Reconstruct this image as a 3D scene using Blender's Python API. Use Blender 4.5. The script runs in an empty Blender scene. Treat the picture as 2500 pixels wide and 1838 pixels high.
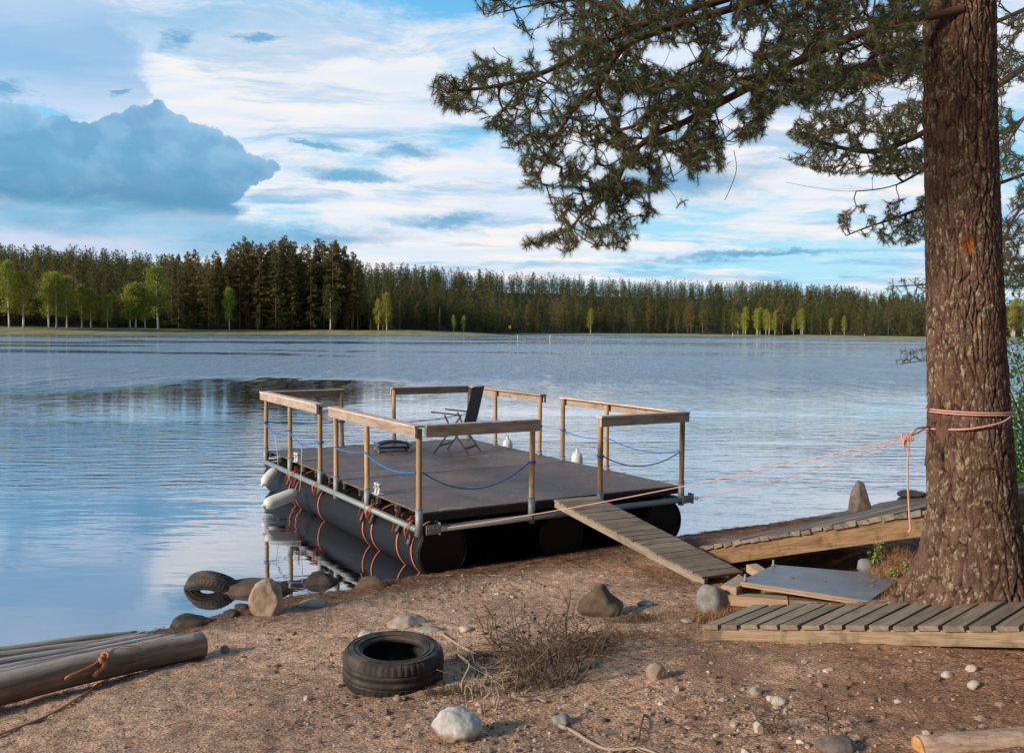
import bpy, math, random
import numpy as np
from mathutils import Vector, Matrix, noise as mn
random.seed(7); rng = np.random.default_rng(7)
PI = math.pi
C = bpy.context.scene.collection
# ---------------------------------------------------------------- camera
F = 2250.0; CX, CY = 1250.0, 919.0; CAMZ = 2.68
PITCH = math.atan(118/F); ROLL = math.radians(.45)
fw = Vector((0, math.cos(PITCH), -math.sin(PITCH)))
r0 = Vector((1, 0, 0)); u0 = Vector((0, math.sin(PITCH), math.cos(PITCH)))
rt = r0*math.cos(ROLL)+u0*math.sin(ROLL); up = -r0*math.sin(ROLL)+u0*math.cos(ROLL)
EYE = Vector((0, 0, CAMZ))
def ray(px, py):
    return fw + rt*((px-CX)/F) - up*((py-CY)/F)
def proj(p):
    d = Vector(p)-EYE; w = d.dot(fw)
    return (CX+F*d.dot(rt)/w, CY-F*d.dot(up)/w)
def PZ(px, py, z=0.0):
    d = ray(px, py); return EYE+d*((z-CAMZ)/d.z)
def PY(px, py, Y):
    d = ray(px, py); return EYE+d*(Y/d.y)
K = 2500/2247.0
def DZ(x, y, z=0.0): return PZ(x*K, y*K, z)
def DY(x, y, Y): return PY(x*K, y*K, Y)
cam = bpy.data.cameras.new('camera'); co = bpy.data.objects.new('camera', cam); C.objects.link(co)
cam.sensor_width = 36; cam.lens = 36*F/2500; cam.clip_end = 6000; cam.clip_start = .05
M = Matrix.Identity(4)
for i in range(3):
    M[i][0] = rt[i]; M[i][1] = up[i]; M[i][2] = -fw[i]; M[i][3] = EYE[i]
co.matrix_world = M
bpy.context.scene.camera = co
# ---------------------------------------------------------------- numpy noise
def _h(ix, iy, s):
    a = (ix.astype(np.int64)*374761393 + iy.astype(np.int64)*668265263 + s*1442695041) & 0xffffffff
    a = ((a ^ (a >> 13))*1274126177) & 0xffffffff
    a = (a ^ (a >> 16)) & 0xffffffff
    return a/4294967295.0
def vnoise(x, y, s=0):
    ix = np.floor(x); iy = np.floor(y); fx = x-ix; fy = y-iy
    fx = fx*fx*(3-2*fx); fy = fy*fy*(3-2*fy)
    a = _h(ix, iy, s); b = _h(ix+1, iy, s); c = _h(ix, iy+1, s); d = _h(ix+1, iy+1, s)
    return (a*(1-fx)+b*fx)*(1-fy)+(c*(1-fx)+d*fx)*fy
def fbm(x, y, oct=4, s=0):
    t = 0; a = .5
    for i in range(oct):
        t = t+a*(vnoise(x*2**i+i*17.3, y*2**i+i*9.1, s+i)-.5); a *= .5
    return t
# ---------------------------------------------------------------- terrain
SH = []
for (a, b) in ((0, 1446), (200, 1408), (365, 1378), (470, 1352), (530, 1330), (650, 1306), (760, 1294), (830, 1278), (925, 1262), (1100, 1236), (1300, 1204), (1480, 1176), (1528, 1170), (1700, 1148), (1850, 1120), (2030, 1082)):
    p = DZ(a, b); SH.append((p.x, p.y))
SH = [(-400, -260), (-60, -30), (-20, -2), (-8, 4.6)]+SH+[(12, 19.5), (20, 27), (60, 70), (400, 300)]
SHX = np.array([p[0] for p in SH]); SHY = np.array([p[1] for p in SH])
TREE = PY(2362, 1440, 6.0)
def gz(x, y, fine=True):
    x = np.asarray(x, float); y = np.asarray(y, float)
    ys = np.interp(x, SHX, SHY)
    d = ys-y
    z = np.where(d > 0, .105*d, .14*d)
    z = np.where(z > 1.1, 1.1+(z-1.1)*.25, z); z = np.clip(z, -3, 4)
    z = z+.18*np.exp(-((x-3.4)**2+(y-6.0)**2)/2.0)
    z = z+.09*np.exp(-((x-4.6)**2+(y-8.0)**2)/3.0)
    z = z+.25*np.exp(-((x-3.2)**2+(y-7.6)**2)/.09)
    # hollow under the ramp
    z = z-.16*np.exp(-((x-2.9)**2/1.2+(y-8.8)**2/.5))
    # the boardwalk section lies free on the sand
    u_ = np.clip(((x-1.36)*1.54+(y-6.42)*-1.22)/3.86, 0, 1.4); z = z-.045*np.exp(-((x-1.36-1.54*u_)**2+(y-6.42+1.22*u_)**2)/.09)
    # kept clear below the sloping ramp
    t_ = np.clip(((x-2.006)*2.792+(y-9.7)*-4.5)/28.04, -.1, 1); px_ = 2.006+2.792*t_; py_ = 9.7-4.5*t_
    cd = (x-px_)*.85+(y-py_)*.527; rz = .371+1.729*t_-.20
    inr = np.clip((cd+.03)/.08, 0, 1)*np.clip((2.1-cd)/.25, 0, 1)*((t_ > -.09) & (t_ < 1)); z = z-np.clip(z-rz, 0, None)*inr
    if fine:
        z = z+.05*fbm(x*.9, y*.9, 3, 3)*np.clip(abs(d), 0, 1)
        z = z+.042*fbm(x*6, y*6, 4, 11)*np.clip(.25+abs(d), 0, 1)
    return z
def G(x, y): return float(gz(np.array([x]), np.array([y]))[0])
def PG(px, py):
    d = ray(px, py); t = np.arange(2.0, 40, .01)
    x = d.x*t; y = d.y*t; z = CAMZ+d.z*t
    k = int(np.argmax(z < np.maximum(gz(x, y), 0)))
    return EYE+d*float(t[k])
def DG(x, y): return PG(x*K, y*K)
# ---------------------------------------------------------------- mesh builder
def wloc(o):
    v = np.zeros(3)
    while o is not None: v = v+np.array(o.location); o = o.parent
    return v
class MB:
    def __init__(s): s.v = []; s.f = []; s.uv = []; s.rn = []; s.sm = []
    def add(s, vs, fs, uvs=None, smooth=False, rnd=None):
        o = len(s.v); s.v += [tuple(q) for q in vs]
        r = random.random() if rnd is None else rnd
        for i, f in enumerate(fs):
            s.f.append([o+j for j in f]); s.sm.append(smooth); s.rn.append(r)
            s.uv.append(uvs[i] if uvs else [(0, 0)]*len(f))
    def box(s, c, ax, size, rnd=None, jit=0, ch=0):
        c = Vector(c); ax = [Vector(a).normalized() for a in ax]; h = [q/2 for q in size]
        ou, ov = random.random()*9, random.random()*9
        vs = []
        for i in (-1, 1):
            for j in (-1, 1):
                for k in (-1, 1):
                    p = c+ax[0]*(i*h[0])+ax[1]*(j*h[1])+ax[2]*(k*h[2])
                    if jit: p += Vector((random.uniform(-jit, jit), random.uniform(-jit, jit), random.uniform(-jit, jit)))
                    vs.append(p)
        fs = [(0, 1, 3, 2), (4, 6, 7, 5), (0, 4, 5, 1), (2, 3, 7, 6), (0, 2, 6, 4), (1, 5, 7, 3)]
        uvs = []
        for f in fs:
            q = []
            for idx in f:
                i, j, k = (idx >> 2) & 1, (idx >> 1) & 1, idx & 1
                q.append((ou+i*size[0], ov+j*size[1]+k*size[2]*1.01))
            uvs.append(q)
        s.add(vs, fs, uvs, False, rnd)
    def bar(s, a, b, w, h, upv=(0, 0, 1), rnd=None, jit=0):
        a = Vector(a); b = Vector(b); d = (b-a); L = d.length; d.normalize()
        sd = d.cross(Vector(upv)); sd = sd.normalized() if sd.length > 1e-5 else Vector((1, 0, 0))
        s.box((a+b)/2, (d, sd, sd.cross(d)), (L, w, h), rnd, jit)
    def tube(s, pts, rad, n=8, caps=True, rnd=None, smooth=True):
        pts = [Vector(p) for p in pts]
        m = len(pts)
        if not hasattr(rad, '__len__'): rad = [rad]*m
        t0 = (pts[1]-pts[0]).normalized()
        a = t0.cross(Vector((0, 0, 1)));
        if a.length < 1e-3: a = t0.cross(Vector((1, 0, 0)))
        a.normalize(); vs = []; L = 0; ou = random.random()*9
        Ls = []
        for i in range(m):
            t = (pts[min(i+1, m-1)]-pts[max(i-1, 0)])
            t = t.normalized() if t.length > 1e-9 else t0
            a = (a-t*a.dot(t)); a.normalize(); b = t.cross(a)
            if i: L += (pts[i]-pts[i-1]).length
            Ls.append(L)
            for k in range(n):
                w = 2*PI*k/n; vs.append(pts[i]+(a*math.cos(w)+b*math.sin(w))*rad[i])
        fs = []; uv = []
        for i in range(m-1):
            for k in range(n):
                k2 = (k+1) % n
                fs.append((i*n+k, i*n+k2, (i+1)*n+k2, (i+1)*n+k))
                c = 2*PI*max(rad[i], .01)
                v1, v2 = k/n*c, (k+1)/n*c
                uv.append([(ou+Ls[i], v1), (ou+Ls[i], v2), (ou+Ls[i+1], v2), (ou+Ls[i+1], v1)])
        r = random.random() if rnd is None else rnd
        s.add(vs, fs, uv, smooth, r)
        if caps:
            e = len(s.v)-n*m
            for ring, rev in ((0, True), (m-1, False)):
                idx = [e+ring*n+k for k in range(n)]
                if rev: idx = idx[::-1]
                s.f.append(idx); s.sm.append(False); s.rn.append(r)
                s.uv.append([(ou+.02*math.cos(2*PI*k/n), .02*math.sin(2*PI*k/n)) for k in range(n)])
    def build(s, name, mat, parent=None, origin=None):
        V = np.array(s.v, float)
        if parent is not None: o = wloc(parent)
        elif origin is not None: o = np.array(origin, float)
        else:
            lo = V.min(0); hi = V.max(0); o = np.array([(lo[0]+hi[0])/2, (lo[1]+hi[1])/2, lo[2]])
        V = V-o
        me = bpy.data.meshes.new(name)
        me.from_pydata(V.tolist(), [], s.f)
        me.polygons.foreach_set('use_smooth', s.sm)
        uvl = me.uv_layers.new(name='UVMap')
        flat = [c for f in s.uv for q in f for c in q]
        uvl.data.foreach_set('uv', flat)
        at = me.attributes.new('rnd', 'FLOAT', 'FACE'); at.data.foreach_set('value', s.rn)
        me.materials.append(mat); me.update()
        ob = bpy.data.objects.new(name, me); C.objects.link(ob)
        if parent is not None: ob.parent = parent
        else: ob.location = o
        return ob
def np_mesh(name, V, Fq, mat, parent=None, smooth=False, attrs=None, uv=None, origin=None):
    """V (n,3) world, Fq (m,k) equal sized faces"""
    V = np.asarray(V, float); Fq = np.asarray(Fq, np.int32)
    if parent is not None: o = wloc(parent)
    elif origin is not None: o = np.array(origin, float)
    else: o = np.zeros(3)
    me = bpy.data.meshes.new(name); k = Fq.shape[1]
    me.vertices.add(len(V)); me.vertices.foreach_set('co', (V-o).astype(np.float32).ravel())
    me.loops.add(Fq.size); me.loops.foreach_set('vertex_index', Fq.ravel())
    me.polygons.add(len(Fq)); me.polygons.foreach_set('loop_start', np.arange(0, Fq.size, k, dtype=np.int32))
    me.polygons.foreach_set('loop_total', np.full(len(Fq), k, np.int32))
    me.polygons.foreach_set('use_smooth', np.full(len(Fq), smooth))
    me.update(calc_edges=True)
    for nm, (dom, arr) in (attrs or {}).items():
        a = me.attributes.new(nm, 'FLOAT', dom); a.data.foreach_set('value', np.asarray(arr, np.float32))
    if uv is not None:
        l = me.uv_layers.new(name='UVMap'); l.data.foreach_set('uv', uv[Fq.ravel()].astype(np.float32).ravel())
    me.materials.append(mat)
    ob = bpy.data.objects.new(name, me); C.objects.link(ob)
    if parent is not None: ob.parent = parent
    else: ob.location = o
    return ob
def tag(o, label=None, cat=None, group=None, kind=None):
    for k, v in (('label', label), ('category', cat), ('group', group), ('kind', kind)):
        if v: o[k] = v
    return o
def thing(name, loc, label, cat, group=None, rz=0):
    o = bpy.data.objects.new(name, None); o.empty_display_size = .1; C.objects.link(o)
    o.location = loc; o.rotation_euler = (0, 0, rz)
    return tag(o, label, cat, group)
def copy_tree(o, parent=None):
    c = o.copy(); C.objects.link(c)
    if parent is not None: c.parent = parent
    for ch in list(o.children): copy_tree(ch, c)
    return c
# ---------------------------------------------------------------- materials
class NT:
    def __init__(s, m): s.t = m.node_tree; s.n = s.t.nodes; s.l = s.t.links
    def new(s, t, **k):
        q = s.n.new(t)
        for a, b in k.items(): setattr(q, a, b)
        return q
    def put(s, sock, v):
        if isinstance(v, bpy.types.NodeSocket): s.l.new(v, sock)
        elif v is not None:
            if hasattr(v, '__len__') and len(v) == 3 and sock.type == 'RGBA': v = (*v, 1)
            sock.default_value = v
    def math(s, op, a, b=None, c=None, clamp=False):
        q = s.new('ShaderNodeMath', operation=op, use_clamp=clamp)
        s.put(q.inputs[0], a); s.put(q.inputs[1], b) if b is not None else None
        if c is not None: s.put(q.inputs[2], c)
        return q.outputs[0]
    def vm(s, op, a, b=None, c=None):
        q = s.new('ShaderNodeVectorMath', operation=op)
        s.put(q.inputs[0], a)
        if b is not None: s.put(q.inputs[3 if op == 'SCALE' else 1], b)
        if c is not None: s.put(q.inputs[2], c)
        return q.outputs['Value'] if op in ('LENGTH', 'DOT_PRODUCT', 'DISTANCE') else q.outputs[0]
    def noise(s, vec, scale=5, detail=4, rough=.5, dist=0, color=False):
        q = s.new('ShaderNodeTexNoise'); s.put(q.inputs['Vector'], vec)
        q.inputs['Scale'].default_value = scale; q.inputs['Detail'].default_value = detail
        q.inputs['Roughness'].default_value = rough; q.inputs['Distortion'].default_value = dist
        return q.outputs[1 if color else 0]
    def voro(s, vec, scale=5, feature='F1', out='Distance', rnd=1):
        q = s.new('ShaderNodeTexVoronoi', feature=feature); s.put(q.inputs['Vector'], vec)
        q.inputs['Scale'].default_value = scale; q.inputs['Randomness'].default_value = rnd
        return q.outputs[out]
    def mix(s, f, a, b, bl='MIX'):
        q = s.new('ShaderNodeMix', data_type='RGBA', blend_type=bl)
        s.put(q.inputs[0], f); s.put(q.inputs[6], a); s.put(q.inputs[7], b); return q.outputs[2]
    def ramp(s, f, stops, interp='LINEAR'):
        q = s.new('ShaderNodeValToRGB'); q.color_ramp.interpolation = interp
        e = q.color_ramp.elements
        while len(e) < len(stops): e.new(.5)
        for i, (p, c) in enumerate(stops):
            e[i].position = p
            e[i].color = (c, c, c, 1) if not hasattr(c, '__len__') else (*c, 1)
        s.put(q.inputs[0], f); return q.outputs[0]
    def sstep(s, v, a, b, lo=0, hi=1):
        q = s.new('ShaderNodeMapRange', interpolation_type='SMOOTHSTEP')
        s.put(q.inputs[0], v)
        for i, x in enumerate((a, b, lo, hi)): s.put(q.inputs[i+1], x)
        return q.outputs[0]
    def mapv(s, vec, sc=(1, 1, 1), rot=(0, 0, 0), loc=(0, 0, 0)):
        q = s.new('ShaderNodeMapping'); s.put(q.inputs[0], vec)
        q.inputs[1].default_value = loc; q.inputs[2].default_value = rot; q.inputs[3].default_value = sc
        return q.outputs[0]
    def bump(s, h, st=.5, dist=.01, nrm=None):
        q = s.new('ShaderNodeBump'); s.put(q.inputs['Height'], h); s.put(q.inputs['Strength'], st)
        s.put(q.inputs['Distance'], dist)
        if nrm is not None: s.l.new(nrm, q.inputs['Normal'])
        return q.outputs[0]
    def attr(s, nm):
        q = s.new('ShaderNodeAttribute'); q.attribute_name = nm; return q.outputs['Fac']
def newmat(name):
    m = bpy.data.materials.new(name); m.use_nodes = True; T = NT(m)
    b = T.n['Principled BSDF']; return m, T, b
def geo(T): return T.new('ShaderNodeNewGeometry').outputs['Position']
def tc(T, o='Object'): return T.new('ShaderNodeTexCoord').outputs[o]
def simple(name, col, rough=.6, metal=0, var=.15, scale=20, bump=.15, bd=.004, coord='Object', spec=None):
    m, T, b = newmat(name)
    v = tc(T, coord); n = T.noise(v, scale, 5, .6)
    n2 = T.noise(v, scale*.15, 3, .6)
    f = T.math('ADD', T.math('MULTIPLY', T.math('SUBTRACT', n, .5), var*2), 1.0)
    f = T.math('ADD', f, T.math('MULTIPLY', T.math('SUBTRACT', n2, .5), var*2))
    c = T.vm('SCALE', col, f)
    T.put(b.inputs['Base Color'], c); b.inputs['Roughness'].default_value = rough; b.inputs['Metallic'].default_value = metal
    if spec is not None: b.inputs['Specular IOR Level'].default_value = spec
    if bump: T.put(b.inputs['Normal'], T.bump(n, bump, bd))
    return m
def wood(name, c1, c2, c3=None, rough=.75, grain=1.0, knots=True, stain=.3):
    """UV based grain: u along, v across in metres"""
    m, T, b = newmat(name)
    uv = tc(T, 'UV'); rn = T.attr('rnd')
    off = T.vm('ADD', uv, T.new('ShaderNodeCombineXYZ').outputs[0])
    comb = T.new('ShaderNodeCombineXYZ'); T.put(comb.inputs[2], T.math('MULTIPLY', rn, 37.0))
    v = T.vm('ADD', uv, comb.outputs[0])
    g = T.noise(T.mapv(v, (3, 60*grain, 1)), 1.6, 5, .65, .35)
    g2 = T.noise(T.mapv(v, (1.5, 14, 1)), 1.2, 3, .5, .4)
    st = T.noise(geo(T), 6, 4, .6)
    c = T.mix(T.sstep(g, .3, .7), c1, c2)
    c = T.mix(T.math('MULTIPLY', T.sstep(g2, .45, .75), .6), c, c3 or c2)
    br = T.math('ADD', .78, T.math('MULTIPLY', rn, .44))
    c = T.vm('SCALE', c, br)
    sm = T.math('MULTIPLY', T.sstep(st, .5, .72), stain)
    c = T.mix(sm, c, tuple(q*.35 for q in c1))
    if knots:
        k = T.voro(T.mapv(v, (2.2, 9, 1)), 1, 'F1')
        km = T.math('MULTIPLY', T.math('LESS_THAN', k, .09), .6)
        c = T.mix(km, c, tuple(q*.3 for q in c1))
    T.put(b.inputs['Base Color'], c); b.inputs['Roughness'].default_value = rough
    b.inputs['Specular IOR Level'].default_value = .25
    T.put(b.inputs['Normal'], T.bump(g, .5, .004))
    return m
# ================================================================ sun + world
S = Vector((-.80, -.47, .36)).normalized()
ld = bpy.data.lights.new('sun', 'SUN'); ld.energy = 4.1; ld.angle = math.radians(9); ld.color = (1, .87, .72)
lo_ = bpy.data.objects.new('sun', ld); C.objects.link(lo_); lo_.rotation_euler = S.to_track_quat('Z', 'Y').to_euler()
W = bpy.data.worlds.new('World'); bpy.context.scene.world = W; W.use_nodes = True
T = NT(W); bg = T.n['Background']; bg.inputs[1].default_value = .1
sky = T.new('ShaderNodeTexSky'); sky.sky_type = 'NISHITA'; sky.sun_disc = False
sky.sun_elevation = math.asin(S.z); sky.sun_rotation = math.atan2(S.x, S.y)
dirv = tc(T, 'Generated')
sp = T.new('ShaderNodeSeparateXYZ'); T.put(sp.inputs[0], dirv)
X, Y_, Z_ = sp.outputs
Zc = T.math('MAXIMUM', Z_, 0.0)
az = T.math('ARCTAN2', X, Y_); el = T.math('ARCSINE', T.math('MINIMUM', T.math('MAXIMUM', Z_, -1.0), 1.0))
cb = T.new('ShaderNodeCombineXYZ'); T.put(cb.inputs[0], az); T.put(cb.inputs[1], el); AE = cb.outputs[0]
# high cloud sheet, projected to a plane so that it flattens towards the horizon
inv = T.math('DIVIDE', 1.0, T.math('ADD', Zc, .10))
cb2 = T.new('ShaderNodeCombineXYZ'); T.put(cb2.inputs[0], T.math('MULTIPLY', X, inv)); T.put(cb2.inputs[1], T.math('MULTIPLY', Y_, inv))
PL = cb2.outputs[0]
warp = T.noise(PL, .9, 3, .55, 0, True)
PW = T.vm('ADD', PL, T.vm('SCALE', T.vm('SUBTRACT', warp, (.5, .5, .5)), .65))
n1 = T.noise(T.mapv(PW, (.75, 1.0, 1), (0, 0, .5), (3.1, 1.7, 0)), 1.05, 9, .57, .15)
n2 = T.noise(T.mapv(PW, (.5, 1.25, 1), (0, 0, -.15), (7.3, 2.2, 4)), 1.7, 9, .6, .2)
n3 = T.noise(T.mapv(PL, (.55, 1.5, 1), (0, 0, .1), (1.3, 9.2, 2)), 2.1, 8, .55, .3)
def D2A(x, y):   # photo display px -> azimuth / elevation
    d = ray(x*K, y*K).normalized(); return math.atan2(d.x, d.y), math.asin(d.z)
wa = T.vm('SUBTRACT', T.noise(AE, 9, 7, .6, 0, True), (.5, .5, .5))
AEw = T.vm('ADD', AE, T.vm('MULTIPLY', wa, (.075, .06, 0)))
wb = T.vm('SUBTRACT', T.noise(T.mapv(AE, (1, 3.2, 1)), 10, 7, .62, 0, True), (.5, .5, .5))
AEs = T.vm('ADD', AE, T.vm('MULTIPLY', wb, (.12, .035, 0)))
def blob(src, x, y, rx, ry):
    a, e = D2A(x, y); k = K/F
    q = T.vm('MULTIPLY', T.vm('SUBTRACT', src, (a, e, 0)), (1/(rx*k), 1/(ry*k), 0))
    return T.math('SUBTRACT', 1.0, T.vm('LENGTH', q))
def union(bl):
    o = bl[0]
    for b in bl[1:]: o = T.math('SMOOTH_MAX', o, b, .12)
    return o
kk = K/F
col = T.mix(T.sstep(el, 0, .42), (3.6, 7.3, 9.3), (1.15, 4.9, 8.9))
nish = T.vm('SCALE', sky.outputs[0], 1.0)
col = T.mix(.25, col, nish)
# white sheet
glow = union([blob(AEs, 900, 480, 640, 190), blob(AEs, 640, 230, 420, 200), blob(AEs, 1500, 250, 600, 330)])
cov = T.math('ADD', n1, T.math('MULTIPLY', T.sstep(glow, -.4, .8), .17))
nq = T.noise(T.mapv(PW, (1.0, 1.5, 1), (0, 0, .3), (11, 4, 0)), 3.9, 9, .66, .15)
cov = T.math('ADD', cov, T.math('MULTIPLY', T.math('SUBTRACT', nq, .5), .34))
m1 = T.sstep(cov, .45, .64)
col = T.mix(m1, col, T.mix(T.sstep(n3, .35, .65), (6.3, 7.2, 8.3), (8.1, 7.9, 7.9)))
# blue-grey undersides in the sheet
m2 = T.math('MULTIPLY', T.sstep(T.math('ADD', n2, T.math('MULTIPLY', T.math('SUBTRACT', nq, .5), -.25)), .50, .64), .8)
col = T.mix(m2, col, T.mix(T.sstep(n1, .4, .6), (1.9, 4.5, 6.7), (4.0, 5.6, 7.4)))
# warm white streaks low down
m3 = T.math('MULTIPLY', T.sstep(n3, .55, .70), T.sstep(el, .25, .02))
col = T.mix(T.math('MULTIPLY', m3, .8), col, (8.4, 7.8, 7.4))
# upper left grey mass
AEx = T.vm('ADD', AE, T.vm('ADD', T.vm('MULTIPLY', wa, (.11, .075, 0)), T.vm('MULTIPLY', T.vm('SUBTRACT', T.noise(AE, 30, 5, .65, 0, True), (.5, .5, .5)), (.035, .03, 0))))
b1 = union([blob(AEx, 20, 50, 240, 110), blob(AEx, 150, 100, 150, 80), blob(AEx, 90, 190, 200, 55), blob(AEx, 255, 190, 70, 50)])
c1b = T.mix(T.sstep(n3, .35, .68), (2.5, 4.5, 6.9), (3.7, 5.4, 7.5))
c1b = T.mix(T.sstep(el, D2A(0, 120)[1], D2A(0, 250)[1]), c1b, (5.4, 6.4, 8.0))
col = T.mix(T.math('MULTIPLY', T.sstep(b1, -.08, .30), .90), col, c1b)
# dark small ones
AEy = T.vm('ADD', AEs, T.vm('MULTIPLY', T.vm('SUBTRACT', T.noise(T.mapv(AE, (1, 2.2, 1)), 34, 5, .7, 0, True), (.5, .5, .5)), (.05, .018, 0)))
b2 = union([blob(AEy, 770, 385, 130, 13), blob(AEy, 895, 338, 80, 20), blob(AEy, 375, 82, 42, 26), blob(AEy, 250, 195, 20, 12), blob(AEy, 20, 200, 40, 22), blob(AEy, 985, 485, 130, 18),
            blob(AEy, 650, 515, 260, 26), blob(AEy, 1500, 395, 200, 45), blob(AEy, 1650, 560, 260, 10), blob(AEy, 700, 320, 70, 9), blob(AEy, 560, 80, 60, 12)])
col = T.mix(T.math('MULTIPLY', T.sstep(b2, -.25, .8), .85), col, (1.1, 3.4, 5.5))
# big cumulus with a cauliflower edge
cv = T.voro(T.vm('ADD', AE, T.vm('MULTIPLY', wa, (.02, .02, 0))), 26, 'SMOOTH_F1')
cv2 = T.voro(AE, 70, 'SMOOTH_F1')
edge = T.math('ADD', T.math('MULTIPLY', T.math('SUBTRACT', .45, cv), .34), T.math('MULTIPLY', T.math('SUBTRACT', .45, cv2), .12))
wc = T.vm('SUBTRACT', T.noise(AE, 42, 5, .6, 0, True), (.5, .5, .5))
AEc = T.vm('ADD', AE, T.vm('ADD', T.vm('MULTIPLY', wc, (.018, .018, 0)), T.vm('MULTIPLY', wa, (.018, .014, 0))))
o3 = None
for (x_, y_, r_) in ((20, 285, 42), (55, 272, 32), (95, 300, 34), (122, 283, 28), (155, 300, 30), (187, 298, 26), (222, 300, 34), (252, 283, 34), (278, 276, 30), (306, 262, 28), (330, 252, 24), (347, 243, 24), (362, 258, 26), (388, 275, 28), (412, 292, 28), (442, 300, 30),
                  (470, 312, 30), (500, 325, 28), (520, 348, 30), (548, 362, 26), (572, 362, 20), (598, 366, 16)):
    q_ = T.math('MULTIPLY', blob(AEc, x_, y_, r_, r_), r_/90.0); o3 = q_ if o3 is None else T.math('SMOOTH_MAX', o3, q_, .02)
body = union([blob(AEw, 230, 385, 300, 80), blob(AEw, 60, 390, 300, 105), blob(AEw, 360, 330, 150, 70), blob(AEw, 480, 380, 130, 34), blob(AEw, 60, 450, 420, 70), blob(AEw, 150, 350, 190, 60)])
b3 = T.math('SMOOTH_MAX', o3, T.math('SUBTRACT', body, .06), .03)
cm = T.sstep(b3, -.01, .05)
nb = T.noise(T.mapv(AE, (1, 1.6, 1)), 9, 7, .6, .3)
low = T.sstep(el, D2A(0, 470)[1], D2A(0, 260)[1])
lum = T.noise(T.vm('ADD', T.mapv(AE, (1, 1.3, 1)), T.vm('MULTIPLY', wa, (.05, .05, 0))), 15, 6, .62, .6)
cc = T.mix(low, (.66, 2.3, 3.9), (2.2, 4.4, 6.5)); cc = T.mix(T.math('MULTIPLY', T.sstep(lum, .48, .66), .5), cc, (2.6, 4.7, 6.7)); cc = T.mix(T.math('MULTIPLY', T.sstep(lum, .47, .30), .6), cc, (.85, 2.9, 4.8))
cw = T.voro(T.vm('ADD', T.mapv(AE, (1, 1.25, 1)), T.vm('MULTIPLY', T.vm('ADD', wa, wc), (.05, .05, 0))), 13, 'SMOOTH_F1')
cw2 = T.voro(T.vm('ADD', T.mapv(AE, (1, 1.4, 1)), T.vm('MULTIPLY', T.vm('ADD', wa, wc), (.04, .04, 0))), 30, 'SMOOTH_F1')
bil = T.math('ADD', T.math('MULTIPLY', T.sstep(cw, .15, .6), .6), T.math('MULTIPLY', T.sstep(cw2, .15, .6), .4))
cc = T.mix(T.math('MULTIPLY', T.sstep(bil, .45, .1), T.sstep(el, D2A(0, 400)[1], D2A(0, 300)[1], .05, .6)), cc, (2.9, 5.0, 7.0)); cc = T.mix(T.math('MULTIPLY', T.sstep(bil, .5, .9), .55), cc, (.85, 2.75, 4.6))
cc = T.mix(T.math('MULTIPLY', T.sstep(nb, .4, .7), .45), cc, (1.3, 3.6, 5.6))
cc = T.mix(T.math('MULTIPLY', T.math('MULTIPLY', T.sstep(b3, .30, .0), T.sstep(nb, .35, .6)), T.sstep(el, D2A(0, 400)[1], D2A(0, 320)[1])), cc, (2.9, 4.8, 6.8))
cm = T.math('MULTIPLY', cm, T.sstep(T.math('ADD', el, T.math('MULTIPLY', T.math('SUBTRACT', nb, .5), .05)), D2A(0, 478)[1], D2A(0, 415)[1], .25, .97))
col = T.mix(cm, col, cc)
# bank below it, down to the trees
b4 = union([blob(AEs, 60, 500, 420, 60), blob(AEs, 330, 510, 330, 50)])
col = T.mix(T.math('MULTIPLY', T.sstep(b4, 0, .4), .8), col, T.mix(T.sstep(nb, .35, .65), (1.7, 3.9, 5.8), (3.3, 5.3, 7.2)))
b5 = blob(AEs, 60, 535, 330, 40)
col = T.mix(T.math('MULTIPLY', T.sstep(b5, 0, .6), .7), col, (6.2, 6.4, 7.6))
# unseen sky behind the viewer and overhead, dimmed to cut fill on near faces
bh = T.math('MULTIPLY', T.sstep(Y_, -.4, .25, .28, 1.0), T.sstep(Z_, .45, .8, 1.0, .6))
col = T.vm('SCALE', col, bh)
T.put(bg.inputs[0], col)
# ================================================================ ground sheet (beach and lake bed)
def axis(lo, a, b, hi, d, g=1.22):
    m = list(np.arange(a, b+1e-6, d)); s = d; x = a; L = []
    while x > lo: s *= g; x -= s; L.append(x)
    s = d; x = b; R = []
    while x < hi: s *= g; x += s; R.append(x)
    return np.array(L[::-1]+m+R)
gx = axis(-900, -5.2, 6.2, 900, .02); gy = axis(-900, 3.9, 12.6, 900, .02)
GX, GY = np.meshgrid(gx, gy); GZ = gz(GX, GY)
dens = (GX > -5.4) & (GX < 6.4) & (GY > 3.7) & (GY < 12.8)
peb = fbm(GX*28, GY*28, 3, 31)
GZ = GZ+np.where(dens, .022*peb+.018*fbm(GX*14, GY*14, 2, 40), 0)*np.clip((GZ+.05)*6, .1, 1)
nx, ny = len(gx), len(gy)
ii = (np.arange(ny-1)[:, None]*nx+np.arange(nx-1)[None, :]).ravel()
m, T, b = newmat('beach_sand')
P = geo(T)
a1 = T.noise(P, 1.3, 4, .6); a2 = T.noise(P, 14, 6, .7); a3 = T.noise(P, 90, 5, .75)
vo = T.voro(P, 55, 'F1', 'Color'); vd = T.voro(P, 55, 'F1', 'Distance')
c = T.mix(T.sstep(a2, .3, .72), (.25, .124, .070), (.60, .37, .24))
c = T.mix(T.math('MULTIPLY', T.sstep(a3, .46, .66), .85), c, (.74, .53, .385))
c = T.mix(T.math('MULTIPLY', T.sstep(a3, .50, .34), .8), c, (.10, .050, .030))
bw = T.new('ShaderNodeSeparateColor'); T.put(bw.inputs[0], vo)
gm = T.math('MULTIPLY', T.math('LESS_THAN', vd, .28), T.math('GREATER_THAN', bw.outputs[0], .80))
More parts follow.
